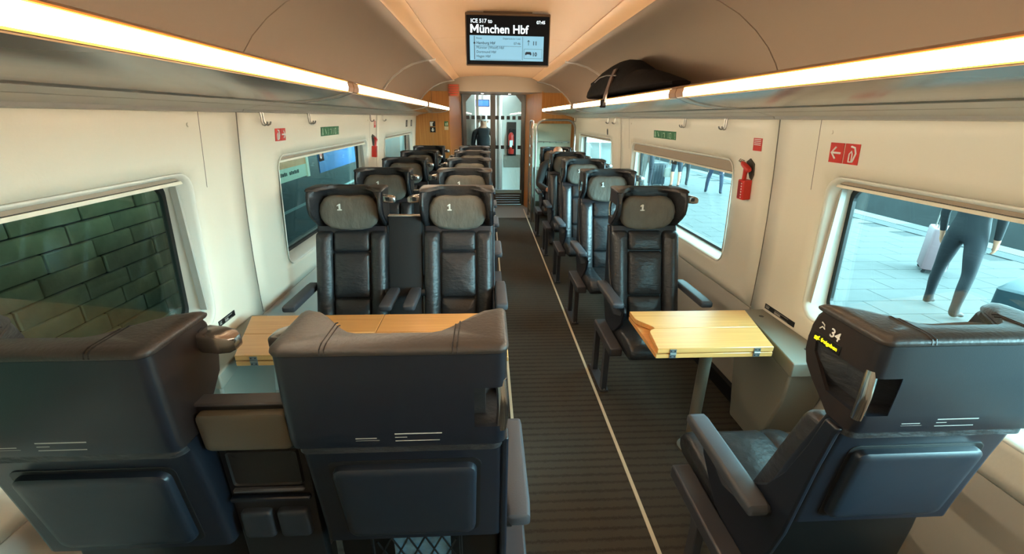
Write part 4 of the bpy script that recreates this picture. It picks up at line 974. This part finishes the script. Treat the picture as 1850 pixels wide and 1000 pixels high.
# ------------------------------------------------------------------ suitcases on the platform
def suitcase(loc, rz, w, h, dp, col, label, handle=.35):
    t = empty('suitcase', loc, rz, label=label, cat='suitcase', group='suitcases on the platform'); cm = mat('case_%d_%d_%d' % col, col, .45)
    bd = obj('case_body', loft([[(p[0], p[1], z) for p in rrect(-w/2*s, w/2*s, -dp/2*s, dp/2*s, .04, 4)] for z, s in ((.05, .93), (.065, 1), (h-.02, 1), (h, .94))]), cm, t, smooth=40)
    for k in range(5): bobj('shell_rib', cm, (-w/2+w*(k+.5)/5-.012, -w/2+w*(k+.5)/5+.012, -dp/2-.006, -dp/2+.002, .10, h-.06), bd, (.003, 1))
    for e in (-1, 1):
        for q in (-1, 1): obj('wheel', tube([(e*w*.38-.012, q*dp*.36, .025), (e*w*.38+.012, q*dp*.36, .025)], .025, 12), DARK, t, smooth=40)
    if handle: obj('pull_handle', tube([(-.09, dp*.3, h-.02), (-.09, dp*.3, h+handle), (.09, dp*.3, h+handle), (.09, dp*.3, h-.02)], .009, 6), SATIN, t)
    return t
suitcase((6.50, 5.78, PZ), .9, .46, .66, .28, (120, 94, 98), 'pale pink suitcase on the platform beside the person in dark clothes', .40)
suitcase((5.52, 14.45, PZ), .15, .50, .74, .30, (38, 48, 55), 'blue-grey suitcase with raised pull handle on the platform', .42)
suitcase((4.95, 3.42, PZ), .45, .80, .69, .40, (30, 50, 56), 'large teal suitcase on the platform beyond seat 34', 0)

# ------------------------------------------------------------------ the platform side
pf = empty('platform', kind='structure')
PAVE = mat('paving', (68, 70, 69), .8, noise=(3, .10))
bobj('platform_bed', mat('paving_joint', (44, 46, 46), .9), (1.75, 9.25, -6, 40, -1.4, PZ-.012), pf)
SLX, SLY = .78, .385
sm = bmesh.new(); box(sm, .004, SLX-.004, .004, SLY-.004, -.03, 0)
sl = obj('paving_slab', sm, PAVE, pf); first = True
rows = 0
for jx in range(7):
    for jy in range(42):
        y = 1.6+jy*SLY; x = 2.55+jx*SLX
        if y > 17.5 or y < x*.55-.6: continue
        o = sl if first else sl.copy()
        if not first: C.objects.link(o); o.parent = pf
        o.location = (x+(.39 if jy % 2 else 0), y, PZ); first = False; rows += 1
bobj('edge_paving', PAVE, (1.75, 2.54, -6, 40, PZ-.02, PZ-.001), pf)
bobj('dark_guide_strip', mat('guide_strip', (46, 50, 51), .8, noise=(5, .2)), (8.42, 8.78, -6, 40, PZ-.02, PZ+.001), pf)
bobj('far_paving', PAVE, (2.55, 8.42, 17.6, 40, PZ-.02, PZ-.001), pf)
sm = bmesh.new(); box(sm, 0, .42, .006, .954, -.03, 0.004); sl2 = obj('edge_stone', sm, mat('edge_stone', (84, 85, 83), .8), pf)
EG = mat('edge_grey', (56, 58, 60), .8); sm = bmesh.new(); box(sm, 0, .42, .006, .954, -.03, 0.005); sl3 = obj('edge_stone', sm, EG, pf)
for k in range(16):
    src = sl3 if k % 3 == 1 else sl2; o = src.copy() if k > 1 else (sl2 if k == 0 else sl3)
    if k > 1: C.objects.link(o); o.parent = pf
    o.location = (8.80, 4.0+k*.96, PZ)
tr = tag(bobj('ground', mat('track_ballast', (40, 42, 42), .95, noise=(30, .4), bump=(60, .8)), (-12, 30, -20, 60, -1.5, -1.42)), kind='structure')
for x in (10.2, 11.64):
    t = tag(obj('track_rail', prism([(x-.07, -1.42), (x+.07, -1.42), (x+.012, -1.38), (x+.012, -1.29), (x+.036, -1.28), (x+.036, -1.25), (x-.036, -1.25), (x-.036, -1.28), (x-.012, -1.29), (x-.012, -1.38)], 'y', -6, 40), SATIN), 'steel rail on the track beyond the platform, %s' % ('the one nearer the paving' if x < 11 else 'the one farther from the paving'), 'rail', 'rails beyond the platform')
pf2 = empty('platform_opposite', kind='structure')
bobj('platform_bed', mat('far_platform', (52, 57, 58), .85, noise=(2, .15)), (12.6, 22, -6, 40, -1.4, PZ), pf2)
bobj('edge_band', mat('edge_stone', (172, 174, 168)), (12.6, 13.0, -6, 40, PZ, PZ+.006), pf2)

# ------------------------------------------------------------------ the other side: stone wall, light-blocking roof, neighbouring train
ST = mat('dark_stone', (150, 148, 116), .85, noise=(2.2, .45), bump=(14, .6))
wl = empty('wall_stone', kind='structure')
XL = -3.25
bobj('mortar', mat('mortar_dark', (30, 32, 26), .95), (XL-.3, XL-.03, -6, 5.7, -1.45, 3.4), wl)
blocks = []
for w_ in (.40, .54, .34):
    b = B(-.04, .0, .005, w_-.005, .005, .145); blocks.append((w_, obj('stone_block', b, ST, wl, bevel=(.008, 1))))
used = [False]*3
for rz in range(16):
    y = -1.2+.15*(rz % 3); z = -1.00+rz*.15
    while y < 5.2:
        k = R.randrange(3); w_, src = blocks[k]
        if used[k]: o = src.copy(); C.objects.link(o); o.parent = wl
        else: o = src; used[k] = True
        o.location = (XL+R.uniform(-.012, .012), y, z); y += w_
bobj('sky_light_blocker', mat('roof_dark', (40, 42, 40), .9), (-8, -1.2, -8, 45, 2.48, 2.7), wl)  # unseen roof, added to shut sky light out of this side
bobj('back_wall', mat('roof_dark', (40, 42, 40)), (-8.2, -8, -8, 45, -1.45, 3.5), wl)
bobj('end_wall', mat('roof_dark', (40, 42, 40)), (-8.2, -1.46, 40, 40.2, -1.45, 3.5), wl); bobj('end_wall', mat('roof_dark', (40, 42, 40)), (-8.2, -1.46, -8.2, -8, -1.45, 3.5), wl)
nt_ = empty('neighbouring_train', (-3.6, 11, -1.42), label='dark parked train with a lit cream window seen across the track', cat='train')
oy, oz = -11, 1.42
def nb(name, mt_, y0, y1, z0, z1, x0=0, x1=.04, par=None): return bobj(name, mt_, (x0, x1, y0+oy, y1+oy, z0+oz, z1+oz), par or nt_)
nb('body_side', mat('train_side', (40, 52, 54), .35), 5.9, 26, -1.0, 2.3, -1.6, 0)
nb('bogie', DARK, 8, 11, -1.42, -1.0, -1.4, -.1); nb('bogie', DARK, 18, 21, -1.42, -1.0, -1.4, -.1)
nb('body_stripe', mat('train_stripe', (150, 170, 168), .4), 5.9, 26, -.02, .03, 0, .004)
lw = nb('lit_window', mat('lit_tan', (190, 150, 96), .5, emit=(196, 156, 100), strength=.55, noise=(3, .3)), 7.1, 8.62, .72, 1.35, 0, .012)
nb('pale_band', mat('lit_green', (170, 206, 184), .5, emit=(170, 214, 190), strength=.45), 7.1, 8.62, .50, .72, 0, .012)
nb('window_post', mat('lit_post', (190, 220, 200), .5, emit=(190, 224, 204), strength=.5), 8.62, 8.72, .48, 1.4, 0, .03)
nb('lamp_box', mat('lit_box', (180, 200, 170), .5, emit=(190, 210, 170), strength=.6), 8.0, 8.25, .90, 1.06, .012, .05)
nb('blue_board', mat('lit_blue', (40, 110, 190), .4, emit=(30, 120, 190), strength=.32), 9.3, 12.2, .46, 1.35, 0, .012)
y = 7.25
for k in range(15):                                                     # blurred lettering: unreadable strokes only
    w_ = (.05, .035, .06)[k % 3]
    if k != 8: nb('lettering_mark', mat('letter_dark', (30, 70, 60), .6), y, y+w_, .595, .655-(k % 2)*.01, .012, .016)
    y += w_+.02
y = 9.55
for k in range(8):
    w_ = (.09, .06, .10)[k % 3]
    if k != 4: nb('lettering_mark', mat('letter_pale', (190, 230, 240), .6, emit=(190, 230, 240), strength=.4), y, y+w_, .86, .96+(k % 3 == 1)*.04, .012, .016)
    y += w_+.03
